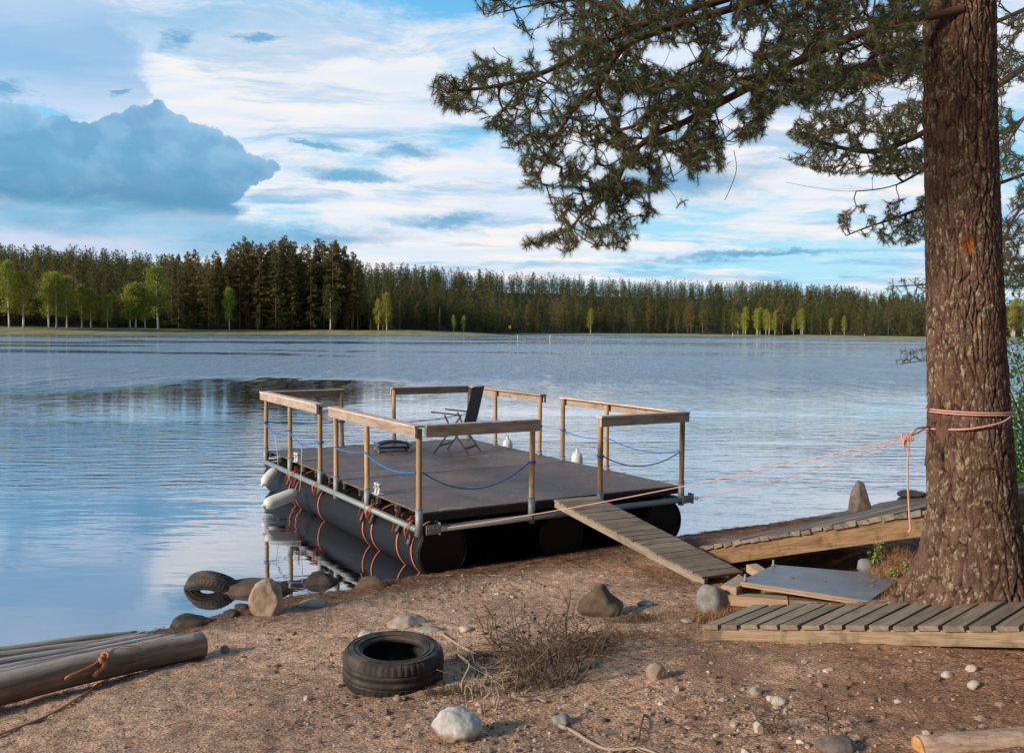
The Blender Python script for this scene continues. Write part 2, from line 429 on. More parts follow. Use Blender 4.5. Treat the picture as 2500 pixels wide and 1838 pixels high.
c = T.mix(T.math('MULTIPLY', gm, .8), c, T.mix(bw.outputs[1], (.42, .36, .31), (.72, .66, .58)))
c = T.vm('SCALE', c, T.sstep(T.noise(P, .9, 3, .55), .3, .7, .88, 1.36))
# litter towards the trees on the right and under the raft front
sx = T.new('ShaderNodeSeparateXYZ'); T.put(sx.inputs[0], P)
lit = T.math('ADD', T.sstep(sx.outputs[0], -.8, 3.2), T.math('MULTIPLY', T.math('SUBTRACT', a1, .5), 2.6))
lit = T.math('MULTIPLY', T.sstep(lit, .35, .9), T.sstep(a2, .30, .55))
c = T.mix(T.math('MULTIPLY', lit, .75), c, T.mix(a3, (.13, .06, .033), (.33, .165, .09)))
# wet belt by the water and dark silt below it, the gloom of depth painted in
wz = T.math('ADD', sx.outputs[2], T.math('MULTIPLY', T.math('SUBTRACT', a2, .5), .10))
c = T.mix(T.sstep(wz, .17, .03), c, T.vm('SCALE', c, .36))
c = T.mix(T.sstep(wz, -.02, -.25), c, (.012, .010, .007))
T.put(b.inputs['Base Color'], c)
T.put(b.inputs['Roughness'], T.sstep(wz, .01, .14, .4, .95)); b.inputs['Specular IOR Level'].default_value = .2
hb = T.math('ADD', T.math('MULTIPLY', a3, .6), T.math('ADD', a2, T.math('MULTIPLY', vd, -.5)))
T.put(b.inputs['Normal'], T.bump(hb, .9, .018))
V = np.stack([GX.ravel(), GY.ravel(), GZ.ravel()], 1)
V[:, 2] = np.where(V[:, 1] > 100, -3, V[:, 2])
Fq = np.stack([ii, ii+1, ii+nx+1, ii+nx], 1)
np_mesh('ground', V, Fq, m, smooth=True)['kind'] = 'structure'
# ================================================================ water
m, T, b = newmat('lake_water'); T.n.remove(b)
out = T.n['Material Output']
P = geo(T); sx = T.new('ShaderNodeSeparateXYZ'); T.put(sx.inputs[0], P); wy = sx.outputs[1]; wx = sx.outputs[0]
dist = T.vm('LENGTH', P)
r1 = T.noise(T.mapv(P, (.55, 2.0, 1), (0, 0, .55)), 1.9, 3, .5, .5)
r2 = T.noise(T.mapv(P, (.6, 2.0, 1), (0, 0, -.5), (5, 3, 0)), 3.6, 3, .5, .5)
r3 = T.noise(T.mapv(P, (1, 1.6, 1), (0, 0, .1)), .55, 3, .5)
wv = T.new('ShaderNodeTexWave', wave_type='BANDS', bands_direction='Y'); T.put(wv.inputs[0], T.mapv(P, (.35, 1, 1), (0, 0, -.35)))
wv.inputs['Scale'].default_value = .75; wv.inputs['Distortion'].default_value = 7; wv.inputs['Detail'].default_value = 2.5; wv.inputs['Detail Scale'].default_value = 1.3
# patches of wind
st = T.noise(T.mapv(P, (.010, .045, 1)), 1, 4, .55, .6)
st2 = T.noise(T.mapv(P, (.05, .16, 1), (0, 0, .2)), 1, 3, .5, .5)
sn = T.math('SUBTRACT', st2, .5)
edgeY = T.math('ADD', wy, T.math('MULTIPLY', sn, 9))
rag = T.noise(T.mapv(P, (.25, .12, 1)), 1, 4, .6)
windy = T.sstep(T.math('ADD', edgeY, T.math('MULTIPLY', T.math('SUBTRACT', rag, .5), 30)), 30, 66)
calm = T.math('MULTIPLY', T.sstep(T.math('ADD', st, T.math('MULTIPLY', T.math('SUBTRACT', rag, .5), .10)),   .512, .545), T.sstep(wy, 66, 90))
windy = T.math('MULTIPLY', windy, T.math('SUBTRACT', 1.0, T.math('MULTIPLY', calm, .92)))
r4 = T.noise(T.mapv(P, (1, .13, 1), (0, 0, .08)), 1.1, 4, .65)
windy = T.math('MULTIPLY', windy, T.sstep(r4, .30, .62, .25, 1.5))
mid = T.math('MULTIPLY', T.sstep(edgeY, 11, 16), T.sstep(st2, .34, .52))
mid = T.math('MULTIPLY', mid, T.math('ADD', T.sstep(wx, -4, 9, .02, .5), T.math('MULTIPLY', T.sstep(edgeY, 30, 20), .9)))
# a lull in the wind off the headland
lull = T.vm('LENGTH', T.vm('MULTIPLY', T.vm('SUBTRACT', P, (-10.5, 38, 0)), (1/9.5, 1/13, 0)))
lull = T.sstep(T.math('ADD', lull, T.math('MULTIPLY', T.math('SUBTRACT', rag, .5), .9)), .6, 1.05, .06, 1)
windy = T.math('MULTIPLY', windy, lull); mid = T.math('MULTIPLY', mid, lull)
near = T.sstep(dist, 8.5, 13)
h_near = T.math('ADD', T.math('MULTIPLY', r3, .006), T.math('MULTIPLY', r1, .0042))
h_mid = T.math('MULTIPLY', T.math('ADD', T.math('MULTIPLY', r1, .021), T.math('ADD', T.math('MULTIPLY', r2, .0085), T.math('MULTIPLY', wv.outputs[1], .0035))), mid)
h_far = T.math('MULTIPLY', T.math('ADD', T.math('MULTIPLY', r1, .17), T.math('MULTIPLY', r2, .05)), windy)
H = T.math('ADD', T.math('MULTIPLY', h_near, T.math('ADD', .25, T.math('MULTIPLY', near, .75))), T.math('ADD', h_mid, h_far))
bn = T.bump(H, 1.0, 1.0)
# wind waves lean: their near faces are the ones that catch the sky
tl_ = T.new('ShaderNodeCombineXYZ'); T.put(tl_.inputs[1], T.math('MULTIPLY', windy, -.10)); bn = T.vm('NORMALIZE', T.vm('ADD', bn, tl_.outputs[0]))
fr = T.new('ShaderNodeFresnel'); fr.inputs[0].default_value = 1.33; T.put(fr.inputs[1], bn)
gl = T.new('ShaderNodeBsdfGlossy'); T.put(gl.inputs['Roughness'], T.math('ADD', .012, T.math('MULTIPLY', windy, .12))); T.put(gl.inputs['Normal'], bn); gl.inputs[0].default_value = (.97, .97, 1, 1)
tr = T.new('ShaderNodeBsdfTransparent'); tr.inputs[0].default_value = (.62, .50, .36, 1)
df = T.new('ShaderNodeBsdfDiffuse'); df.inputs[0].default_value = (.078, .076, .092, 1)
mx0 = T.new('ShaderNodeMixShader'); T.put(mx0.inputs[0], T.sstep(dist, 9, 22, .15, .92)); T.l.new(tr.outputs[0], mx0.inputs[1]); T.l.new(df.outputs[0], mx0.inputs[2])
mx = T.new('ShaderNodeMixShader'); T.put(mx.inputs[0], T.math('MULTIPLY', T.math('POWER', fr.outputs[0], .28), 1.0, clamp=True))
T.l.new(mx0.outputs[0], mx.inputs[1]); T.l.new(gl.outputs[0], mx.inputs[2]); T.l.new(mx.outputs[0], out.inputs[0])
w = 1600
np_mesh('water', [(-w, -w, 0), (w, -w, 0), (w, w, 0), (-w, w, 0)], [(0, 1, 2, 3)], m)['kind'] = 'structure'

# ================================================================ materials for objects
M_rail = wood('weathered_pine_rail', (.34, .24, .185), (.58, .46, .38), (.22, .14, .105), stain=.3)
M_railin = wood('rail_cap', (.42, .31, .25), (.66, .53, .45), (.30, .21, .17), stain=.3)
M_post = wood('post_wood', (.36, .22, .11), (.52, .35, .20), (.24, .14, .075), stain=.35)
M_plank = wood('grey_planks', (.16, .118, .082), (.30, .235, .17), (.10, .072, .05), stain=.35)
M_plankd = wood('dark_planks', (.14, .105, .08), (.30, .24, .19), (.07, .05, .038), stain=.4)
M_beam2 = wood('stained_yellow_beam', (.15, .088, .046), (.30, .185, .095), (.085, .045, .025), stain=.6)
M_beam3 = wood('dirty_beam', (.185, .125, .08), (.34, .25, .165), (.12, .075, .05), stain=.6)
M_beam = wood('yellow_beam', (.36, .24, .12), (.55, .39, .22), (.25, .15, .08), stain=.35)
M_beamg = wood('greyed_beam', (.26, .21, .16), (.42, .35, .27), (.18, .135, .10), stain=.3)
M_ply = wood('plywood_edge', (.38, .25, .16), (.58, .42, .29), (.22, .13, .08), grain=2.5, stain=.3)
M_steel = simple('galvanised_steel', (.27, .29, .295), .62, .5, .22, 9, .05)
M_dark = simple('black_frame', (.012, .010, .010), .6, 0, .2, 20, .1)
M_plast = simple('black_pontoon_plastic', (.009, .008, .008), .5, 0, .25, 12, .15, .006, spec=.25)
M_strap = simple('orange_strap', (.62, .17, .085), .7, 0, .2, 60, .1)
M_white = simple('white_plastic', (.66, .64, .62), .4, 0, .08, 8, .05)
M_buckle = simple('buckle_steel', (.16, .14, .13), .5, .5, .3, 80, .2)
M_blue = simple('blue_rope', (.015, .16, .52), .6, 0, .2, 120, .4)
M_white_rope = simple('white_rope', (.55, .50, .46), .8, 0, .2, 120, .4)
M_pink = simple('pink_rope', (.62, .33, .28), .75, 0, .25, 150, .5)
M_orope = simple('orange_rope', (.50, .20, .09), .85, 0, .25, 150, .5)
M_rubber = simple('tyre_rubber', (.040, .034, .031), .68, 0, .5, 14, .25, .004)
m, T, b = newmat('dusty_tyre_rubber'); v = tc(T); n = T.noise(v, 7, 6, .7); nz_ = T.new('ShaderNodeSeparateXYZ'); T.put(nz_.inputs[0], T.new('ShaderNodeNewGeometry').outputs['Normal']); nf = T.noise(v, 45, 5, .7)
c = T.mix(nf, (.020, .018, .018), (.042, .037, .035)); c = T.mix(T.math('MULTIPLY', T.math('MULTIPLY', T.sstep(n, .40, .66), T.sstep(nz_.outputs[2], -.3, .8, .25, 1.0)), .75), c, (.14, .105, .085))
T.put(b.inputs['Base Color'], c); b.inputs['Roughness'].default_value = .75; b.inputs['Specular IOR Level'].default_value = .3; T.put(b.inputs['Normal'], T.bump(T.math('ADD', n, nf), .35, .004)); M_rubber = m
M_mesh = simple('chair_fabric', (.018, .016, .018), .7, 0, .2, 200, .3)
M_chair = simple('chair_frame', (.045, .038, .036), .4, .4, .15, 20, .05)
m, T, b = newmat('deck_plywood')
P = geo(T); n = T.noise(P, 2.2, 6, .65); nf = T.noise(P, 60, 4, .7)
c = T.mix(T.sstep(n, .34, .66), (.088, .050, .038), (.185, .120, .092))
sc = T.noise(T.mapv(P, (1, 7, 1), (0, 0, .9)), 3, 6, .7, .8)
c = T.mix(T.math('MULTIPLY', T.sstep(sc, .56, .68), .5), c, (.28, .215, .19))
sc2 = T.noise(P, 9, 3, .5); c = T.mix(T.math('MULTIPLY', T.sstep(sc2, .63, .70), .6), c, (.36, .29, .25))
rr = T.voro(P, .55, 'F1', 'Distance', .9); rg = T.math('LESS_THAN', T.math('ABSOLUTE', T.math('SUBTRACT', rr, .16)), .006)
c = T.mix(T.math('MULTIPLY', T.math('MULTIPLY', rg, T.sstep(n, .45, .6)), .55), c, (.42, .34, .28))
br = T.math('ADD', .9, T.math('MULTIPLY', T.attr('rnd'), .2)); c = T.vm('SCALE', c, br)
T.put(b.inputs['Base Color'], c); T.put(b.inputs['Roughness'], T.sstep(n, .3, .7, .48, .7))
T.put(b.inputs['Normal'], T.bump(nf, .15, .002)); M_deck = m
# ================================================================ raft
DK = .68
pa, pb, pc = PZ(1029, 1252, DK), PZ(648, 1100, DK), PZ(1659, 1185, DK)
eu = (pc-pa); RW = eu.length; eu.normalize(); ev = Vector((-eu.y, eu.x, 0)); RL = (pb-pa).dot(ev)
print('raft', pa, RW, RL, math.degrees(math.atan2(eu.y, eu.x)), 'skew', (pb-pa).dot(eu))
def R(u, v, z=0.0): return pa+eu*u+ev*v+Vector((0, 0, z))
Zu = Vector((0, 0, 1))
raft = thing('pontoon_raft', R(RW/2, RL/2, -DK), 'large square wooden raft on black pontoons moored at the beach', 'raft')
OUT = .055
def on_side(side, px, z=DK):
    best = None
    for i in range(1200):
        t = i/1199
        if side == 'L': p = R(-OUT, t*RL)
        elif side == 'R': p = R(RW-.02, t*RL)
        elif side == 'F': p = R(t*RW, -OUT)
        else: p = R(t*RW, RL-.07)
        e = abs(proj(p)[0]-px)
        if best is None or e < best[0]: best = (e, t)
    return best[1]
PTOP = .92
tl = [on_side('L', x) for x in (896.5, 821.4, 782, 708.6)]
tf = [on_side('F', x) for x in (1297.8, 1465)]
tb = [on_side('B', x) for x in (835, 963)]
tr_ = [on_side('R', x) for x in (1209.5, 1317, 1373, 1481)]
print('posts', tl, tf, tb, tr_)
posts = {'P1': (-OUT, -OUT), 'P6': (-OUT, RL-.07), 'P9': (RW-.02, -OUT), 'P12': (RW-.02, RL-.07)}
for nme, t in zip(('P2', 'P3', 'P4', 'P5'), tl): posts[nme] = (-OUT, t*RL)
for nme, t in zip(('P7', 'P8'), tf): posts[nme] = (t*RW, -OUT)
for nme, t in zip(('P10', 'P11'), tb): posts[nme] = (t*RW, RL-.07)
for nme, t in zip(('P16a', 'P15a', 'P15', 'P16'), tr_): pass
posts['P13'] = (RW-.02, tr_[0]*RL); posts['P14'] = (RW-.02, tr_[1]*RL); posts['P15'] = (RW-.02, tr_[2]*RL); posts['P16'] = (RW-.02, tr_[3]*RL)
lean = {}
for k_, (u, v) in posts.items():
    q = MB(); l1 = random.uniform(-.012, .012); l2 = random.uniform(-.012, .012)
    n_ = 7; base = -.13
    pts = [R(u+l1*j/n_, v+l2*j/n_, base+(PTOP-base)*j/n_) for j in range(n_+1)]
    q.tube(pts, [.033+random.uniform(-.0015, .0015) for _ in pts], 12)
    po = q.build('post', M_post, raft); lean[k_] = (l1, l2)
    q = MB(); q.tube([R(u, v, -.24), R(u, v, .055)], .040, 14); q.tube([R(u, v, .055), R(u, v, .062)], .047, 14)
    q.tube([R(u+.03, v, -.0), R(u+.055, v, 0)], .008, 6); q.tube([R(u, v-.055, .03), R(u, v-.03, .03)], .008, 6)
    q.build('post_socket', M_steel, po)
# handrails: edge board outside + cap on top
def rail(a, b_, side, ea=.05, eb=.05):
    (u1, v1), (u2, v2) = posts[a], posts[b_]
    d = Vector((u2-u1, v2-v1)); L = d.length; d.normalize()
    o = {'L': (-1, 0), 'R': (1, 0), 'F': (0, -1), 'B': (0, 1)}[side]
    p1 = (u1-d.x*ea, v1-d.y*ea); p2 = (u2+d.x*eb, v2+d.y*eb)
    def s(t, off, z): return R(p1[0]+(p2[0]-p1[0])*t+o[0]*off, p1[1]+(p2[1]-p1[1])*t+o[1]*off, z)
    q = MB(); q.bar(s(0, .058, PTOP-.036), s(1, .058, PTOP-.036), .036, .106); q.build('rail_board', M_rail, raft)
    q = MB(); q.bar(s(0, .026, PTOP+.029), s(1, .026, PTOP+.029), .118, .022); q.build('rail_cap', M_railin, raft)
rail('P1', 'P3', 'L', .06, .09); rail('P1', 'P7', 'F', -.045, .06)
rail('P4', 'P6', 'L', .07, .05); rail('P6', 'P10', 'B', -.045, .06)
rail('P8', 'P9', 'F', .05, .05); rail('P9', 'P15', 'R', -.045, .05)
rail('P11', 'P12', 'B', .05, .05); rail('P12', 'P14', 'R', -.045, .06)
# deck panels
q = None
us = [0, RW/3, 2*RW/3, RW]; vs_ = [0, RL*.43, RL*.86, RL]
pans = [(0, 0, RW*.62, RL*.215), (RW*.62, 0, RW, RL*.215), (0, RL*.215, RW*.38, RL*.43), (RW*.38, RL*.215, RW, RL*.43),
        (0, RL*.43, RW*.62, RL*.645), (RW*.62, RL*.43, RW, RL*.645), (0, RL*.645, RW*.38, RL*.86), (RW*.38, RL*.645, RW, RL*.86), (0, RL*.86, RW*.62, RL), (RW*.62, RL*.86, RW, RL)]
for (u1, v1, u2, v2) in pans:
    q = MB(); g_ = .006
    q.box(R((u1+u2)/2, (v1+v2)/2, -.009+random.uniform(-.0015, .0015)), (eu, ev, Zu), (u2-u1-g_*2, v2-v1-g_*2, .018)); q.build('deck_panel', M_deck, raft)
q = MB()
for t in np.linspace(0, 1, 11): q.box(R(RW/2, .03+(RL-.06)*t, -.055), (eu, ev, Zu), (RW-.02, .045, .068))
q.box(R(RW/2, .004, -.06), (eu, ev, Zu), (RW, .03, .075)); q.box(R(RW/2, RL-.004, -.06), (eu, ev, Zu), (RW, .03, .075))
for u in (.25, RW*.5, RW-.25): q.box(R(u, RL/2, -.13), (eu, ev, Zu), (.06, RL-.1, .07))
q.build('deck_frame', M_dark, raft)
for t in np.linspace(0, 1, 11):   # open ends of the steel joists
    q = MB()
    for dv in (-.02,):
        cc_ = R(-.004, .10+(RL-.25)*t, -.055)
        for (a_, b_) in ((-1, 0), (1, 0), (0, 1), (0, -1)):
            q.box(cc_+ev*(a_*.017)+Zu*(b_*.032), (eu, ev, Zu), (.03, .005 if a_ else .04, .066 if a_ else .005))
    q.build('joist_end', M_steel, raft)
# perimeter pipes
for (a_, b_) in (((-OUT, -.03), (-OUT, RL-.0)), ((RW-.02, .0), (RW-.02, RL)), ((-OUT+.1, -OUT), (RW+.03, -OUT)), ((-.05, RL-.07), (RW, RL-.07))):
    q = MB(); q.tube([R(*a_, -.175), R(*b_, -.175)], .038, 16)
    q.build('perimeter_pipe', M_steel, raft)
def bracket(u, v, s):
    q = MB(); q.box(R(u, v, -.165), (eu, ev, Zu), (.17, .012, .10)); q.box(R(u+s*.085, v+.045, -.165), (eu, ev, Zu), (.012, .10, .13))
    for dx in (-.05, 0, .05):
        q.tube([R(u+dx, v-.016, -.15), R(u+dx, v-.004, -.15)], .010, 8)
    bo = q.build('corner_bracket', M_steel, raft)
    q = MB(); p0 = R(u+s*.10, v-.01, -.16); pts = []
    for i in range(13):
        w = 2*PI*i/12; pts.append(p0+eu*(s*(.03+.03*math.cos(w+PI)))+Zu*(.016*math.sin(w)))
    q.tube(pts, .006, 6); q.build('shackle', M_steel, bo)
    return R(u+s*.16, v-.01, -.16)
HA = bracket(.08, -.13, 1); HC = bracket(RW+.06, -.10, 1)
# pontoons
PR = .305
def pontoon(u):
    q = MB(); L = RL+.1; zc = -DK+.235
    prof = [(0, .02), (.0, PR*.9), (.02, PR), (.5, PR), (.52, PR*.995)]
    pts = [R(u, -.02, zc), R(u, -.02+.001, zc), R(u, .0, zc)]; rad = [PR*.90, PR*.985, PR]
    for t in np.linspace(.3, L-.3, 12): pts.append(R(u, t, zc)); rad.append(PR)
    pts += [R(u, L-.02, zc), R(u, L, zc)]; rad += [PR, PR*.96]
    q.tube(pts, rad, 56)
    # dished end cap rim
    pts = [R(u+(PR*.93)*math.cos(w), -.028, zc+(PR*.93)*math.sin(w)) for w in np.linspace(0, 2*PI, 49)]
    q.tube(pts, .008, 6, False)
    o = q.build('pontoon', M_plast, raft); return o, zc
po1, zc1 = pontoon(.25); pontoon(RW/2); pontoon(RW-.28)
# straps on the left pontoon
sx_ = [(600+.356*x) for x in (300, 345, 500, 812, 880, 1045, 1140)]
for i, px in enumerate(sx_):
    t = on_side('L', px); v = t*RL+(.02 if i not in (1, 4) else .05)
    q = MB()
    pts = []; sw = .013
    for w in np.linspace(math.radians(75), math.radians(262), 30):
        pts.append((R(.25+(PR+.006)*math.cos(w), v+.02*math.sin(w*1.3+i), zc1+(PR+.006)*math.sin(w)), w))
    vv = []; ff = []
    for j, (p, w) in enumerate(pts):
        tw = .2*math.sin(3*w+i); a_ = ev*math.cos(tw)+Zu*math.sin(tw)*.2
        nr = (eu*math.cos(w)+Zu*math.sin(w))
        vv += [p-a_*sw, p+a_*sw, p+a_*sw+nr*.004, p-a_*sw+nr*.004]
    for j in range(len(pts)-1):
        for k_ in range(4): ff.append((j*4+k_, j*4+(k_+1) % 4, (j+1)*4+(k_+1) % 4, (j+1)*4+k_))
    q.add(vv, ff, None, False)
    top = R(.02, v, -.05)
    # strap end looping up round the frame
    q.bar(R(-.01, v-.03, -.10), R(.05, v+.02, -.21), .035, .005, ev); q.bar(R(-.02, v+.05, -.06), R(-.10, v+.02, -.30), .034, .004, ev)
    if i in (1, 2, 4, 6): q.tube([R(-.03, v-.02, -.09), R(-.10, v-.05, -.13), R(-.145, v-.02, -.18), R(-.13, v+.0, -.25), R(-.075, v+.03, -.31)], [.008, .011, .010, .009, .007], 6)
    so = q.build('ratchet_strap', M_strap, raft)
    q = MB(); w = math.radians(158-(i % 3)*5); pb_ = R(.25+(PR+.03)*math.cos(w), v, zc1+(PR+.03)*math.sin(w)); tn = (-eu*math.sin(w)+Zu*math.cos(w)); nr = eu*math.cos(w)+Zu*math.sin(w)
    q.box(pb_, (tn, ev, nr), (.13, .008, .03)); q.box(pb_+ev*.045, (tn, ev, nr), (.13, .008, .03)); q.box(pb_-ev*.0+ev*.022+nr*.012, (tn, ev, nr), (.09, .04, .008))
    q.tube([pb_+ev*-.01+tn*.02, pb_+ev*.055+tn*.02], .012, 8); q.tube([pb_+ev*-.005-tn*.05+nr*.02, pb_+ev*.05-tn*.05+nr*.02], .008, 8)
    q.build('buckle', M_buckle, so)
# twin bollard cleats
for (px, py) in ((724, 1127), (922, 1206)):
    p = PZ(px, py, DK); q = MB()
    c0 = p+Zu*.006
    q.box(c0, (ev, eu, Zu), (.19, .085, .012))
    for s in (-1, 1):
        b0 = c0+ev*(s*.045)
        q.tube([b0, b0+Zu*.02, b0+Zu*.10, b0+Zu*.105, b0+Zu*.125, b0+Zu*.13], [.028, .020, .019, .030, .031, .022], 14)
        q.tube([b0-ev*.04+Zu*.06, b0+ev*.04+Zu*.06], .008, 8); q.tube([b0-eu*.038+Zu*.075, b0+eu*.038+Zu*.075], .008, 8)
    q.build('mooring_bollard', simple('zinc_cast', (.62, .62, .61), .4, .35, .1, 30, .1), raft)
# blue safety ropes
def sag(a, b_, s, n=14, kink=False):
    pts = []
    for i in range(n+1):
        t = i/n; p = a.lerp(b_, t)
        d = 4*t*(1-t) if not kink else (1-abs(2*t-1))
        pts.append(p-Zu*(s*d))
    return pts
def pp(k_, h, off=.04):
    u, v = posts[k_]; return R(u, v, h)
def rope_part(pts, r=.0075, mat=None, name='safety_rope', par=None): 
    q = MB(); q.tube(pts, r, 7); return q.build(name, mat or M_blue, par if par is not None else raft)
def knot(p, ax, r=.042, mat=None, par=None, n=2, rr=.008):
    q = MB(); 
    for j in range(n):
        pts = [p+Zu*(j*.014-.007+.004*math.sin(3*w))+eu*(r*math.cos(w))+ev*(r*math.sin(w)) for w in np.linspace(0, 2*PI, 17)]
        q.tube(pts, rr, 6, False)
    q.build('rope_knot', mat or M_blue, par if par is not None else raft)
o_ = lambda k_, h: pp(k_, h)+ (Vector((0, 0, 0)))
side = {'P1': (-.04, -.0), 'P2': (-.04, 0), 'P3': (-.04, 0), 'P4': (-.04, 0), 'P5': (-.04, 0), 'P6': (-.04, 0)}
def ps(k_, h): u, v = posts[k_]; d = side.get(k_, (0, -.04)); return R(u+d[0], v+d[1], h)
rope_part(sag(ps('P3', .44), ps('P2', .50), .03)+sag(ps('P2', .50), ps('P1', .45), .08)[1:])
rope_part(sag(R(*[posts['P1'][0]+.04, posts['P1'][1]], .45), R(posts['P7'][0]-.03, posts['P7'][1], .47), .24, 22))
fA = sag(ps('P6', .47), ps('P5', .47), .13, 10, True); fB = sag(ps('P5', .47), ps('P4', .43), .14, 10, True)
rope_part(fA+fB[1:]); rope_part(sag(pp('P6', .47), pp('P10', .42), .03))
rope_part(sag(pp('P15', .46), pp('P16', .46), .06)+sag(pp('P16', .46), pp('P9', .46), .10)[1:])
rope_part(sag(R(posts['P8'][0]+.03, posts['P8'][1], .47), R(posts['P9'][0], posts['P9'][1], .46), .16, 18))
rope_part(sag(pp('P11', .35), pp('P12', .46), .03)+sag(pp('P12', .46), pp('P13', .44), .08)[1:]+sag(pp('P13', .44), pp('P14', .45), .05)[1:])
for k_, h in (('P7', .47), ('P8', .47), ('P4', .43), ('P14', .45), ('P15', .46), ('P6', .47), ('P10', .42)): knot(pp(k_, h), None)
# ================================================================ fenders (hang from the ropes)
def fender(a, b_, r, label, strtop, roll=1):
    d = (b_-a); L = d.length; d.normalize()
    t = thing('boat_fender', (a+b_)/2, label, 'boat fender')
    prof = [(-.05, .012), (-.04, .022), (0, .024), (.012, r*.62), (.05, r*.9), (.10, r), (L-.10, r), (L-.05, r*.9), (L-.012, r*.6), (L, .024), (L+.03, .020), (L+.04, .01)]
    q = MB(); q.tube([a+d*s for s, _ in prof], [w for _, w in prof], 20); q.build('fender_body', M_white, t)
    q = MB(); p1 = a-d*.04; mid_ = p1.lerp(strtop, .5)+Vector((.01, 0, -.02))
    q.tube([p1, p1.lerp(mid_, .5), mid_, mid_.lerp(strtop, .5), strtop], .006, 6)
    q.tube([p1+eu*.014*math.cos(w)+Zu*.02*math.sin(w) for w in np.linspace(0, 2*PI, 9)], .006, 6, False)
    q.build('hanging_line', M_white_rope, t)
    return t
tA = fA[5]; tB = fB[5]
a = PY(600+.356*212, 900+.356*690, 14.1); b_ = PY(600+.356*118, 900+.356*790, 13.9)
fender(a, b_, .088, 'white fender hanging at the far left corner of the raft', tA)
a = PY(600+.356*352, 900+.356*852, 12.9); b_ = PY(600+.356*128, 900+.356*935, 12.6)
fender(a, b_, .092, 'white fender lying almost flat on the water beside the pontoon', tB)
a = R(RW+.14, tr_[2]*RL-.16, .13); fender(a, a-Zu*.5, .088, 'white fender behind the deck edge hung on a post of the right rail', pp('P15', .44)+eu*.04)
a = R(RW+.14, tr_[0]*RL-.14, .10); fender(a, a-Zu*.5, .088, 'small far fender behind the deck beside the chair', pp('P13', .42)+eu*.04)
# ================================================================ chair on the deck
pf1, pf3 = PZ(1056, 1106, DK), PZ(1143, 1111, DK); pf2, pf4 = PZ(1093, 1097, DK), PZ(1178.6, 1102, DK)
fwd = (pf1-pf3); fwd.z = 0; DP = fwd.length; fwd.normalize(); sd = Vector((-fwd.y, fwd.x, 0))
if (pf2-pf1).dot(sd) < 0: sd = -sd
WD = (pf2-pf1).dot(sd); cc0 = (pf1+pf2+pf3+pf4)/4; cc0.z = DK
print('chair', cc0, DP, WD, fwd, sd)
chair = thing('folding_chair', cc0, 'dark high-backed folding garden chair standing open on the raft', 'chair')
HW = .27; DP = .60
def Cc(f, s, z): return cc0+fwd*f+sd*s+Zu*z
for s in (-HW, HW):
    q = MB(); q.bar(Cc(DP/2, s, .0), Cc(-.03, s, .44), .018, .035, sd); q.bar(Cc(-.03, s, .44), Cc(-.17, s, .62), .018, .035, sd); q.build('leg', M_chair, chair)
    q = MB(); q.bar(Cc(-DP/2, s*.93, .0), Cc(.02, s*.93, .42), .018, .035, sd); q.bar(Cc(.02, s*.93, .42), Cc(.12, s*.98, .62), .018, .03, sd); q.build('leg', M_chair, chair)
    q = MB(); q.bar(Cc(.34, s*1.04, .66), Cc(-.14, s*1.04, .63), .045, .022); q.build('armrest', M_chair, chair)
q = MB(); q.bar(Cc(DP/2-.10, -HW, .13), Cc(DP/2-.10, HW, .13), .02, .035); q.bar(Cc(-DP/2+.07, -HW*.93, .10), Cc(-DP/2+.07, HW*.93, .10), .02, .04); q.build('stretcher', M_chair, chair)
q = MB(); sp_ = [(.24, .42), (.18, .43), (.0, .395), (-.15, .40), (-.20, .43)]
for (f1, z1), (f2, z2) in zip(sp_, sp_[1:]): q.bar(Cc(f1, 0, z1), Cc(f2, 0, z2), .46, .012)
so = q.build('seat', M_mesh, chair)
q = MB(); 
for s in (-.24, .24): q = MB(); q.tube([Cc(f, s, z) for f, z in sp_], .012, 8); q.build('seat_frame', M_chair, so)
bk = [(-.19, .42), (-.24, .60), (-.29, .82), (-.345, 1.06)]
q = MB()
for (f1, z1), (f2, z2) in zip(bk, bk[1:]): q.bar(Cc(f1, 0, z1), Cc(f2, 0, z2), .47, .014)
bo = q.build('backrest', M_mesh, chair)
q = MB()
for s in (-.245, .245): q.tube([Cc(f, s, z) for f, z in bk], .013, 8)
q.tube([Cc(bk[-1][0], -.245, bk[-1][1]), Cc(bk[-1][0], .245, bk[-1][1])], .013, 8); q.build('back_frame', M_chair, bo)
# ================================================================ folded footstool
f0 = PZ(959, 1101, DK); f0.z = DK
st_ = thing('folded_footstool', f0, 'low folded dark footstool lying flat on the raft', 'footstool')
ax = (PZ(1000, 1103, DK)-PZ(917, 1106, DK)); ax.z = 0; ax.normalize(); ay = Vector((-ax.y, ax.x, 0))
def Fs(x, y, z): return f0+ax*x+ay*y+Zu*z
for s in (-.25, .25):
    q = MB(); q.bar(Fs(s, -.2, .025), Fs(s, .2, .035), .03, .035); q.bar(Fs(s*1.05, -.19, .115), Fs(s*1.05, .2, .125), .035, .03); q.bar(Fs(s, -.17, .03), Fs(s, .15, .12), .018, .03, ax)
    for e in (-.19, .19): q.tube([Fs(s-.02, e, .02), Fs(s+.02, e, .02)], .022, 8)
    q.build('side_frame', M_steel if s > 9 else simple('grey_frame', (.20, .20, .22), .4, .5, .1, 20, .05), st_)
q = MB(); vv = []; ff = []
for i in range(13):
    x = -.225+.45*i/12; z = .135+.035*math.sin(PI*i/12)
    for y in (-.16, .16): vv.append(Fs(x, y, z))
    for y in (.16, -.16): vv.append(Fs(x, y, z-.02))
for i in range(12):
    for k_ in range(4): ff.append((i*4+k_, i*4+(k_+1) % 4, (i+1)*4+(k_+1) % 4, (i+1)*4+k_))
ff += [(0, 1, 2, 3), (48, 51, 50, 49)]
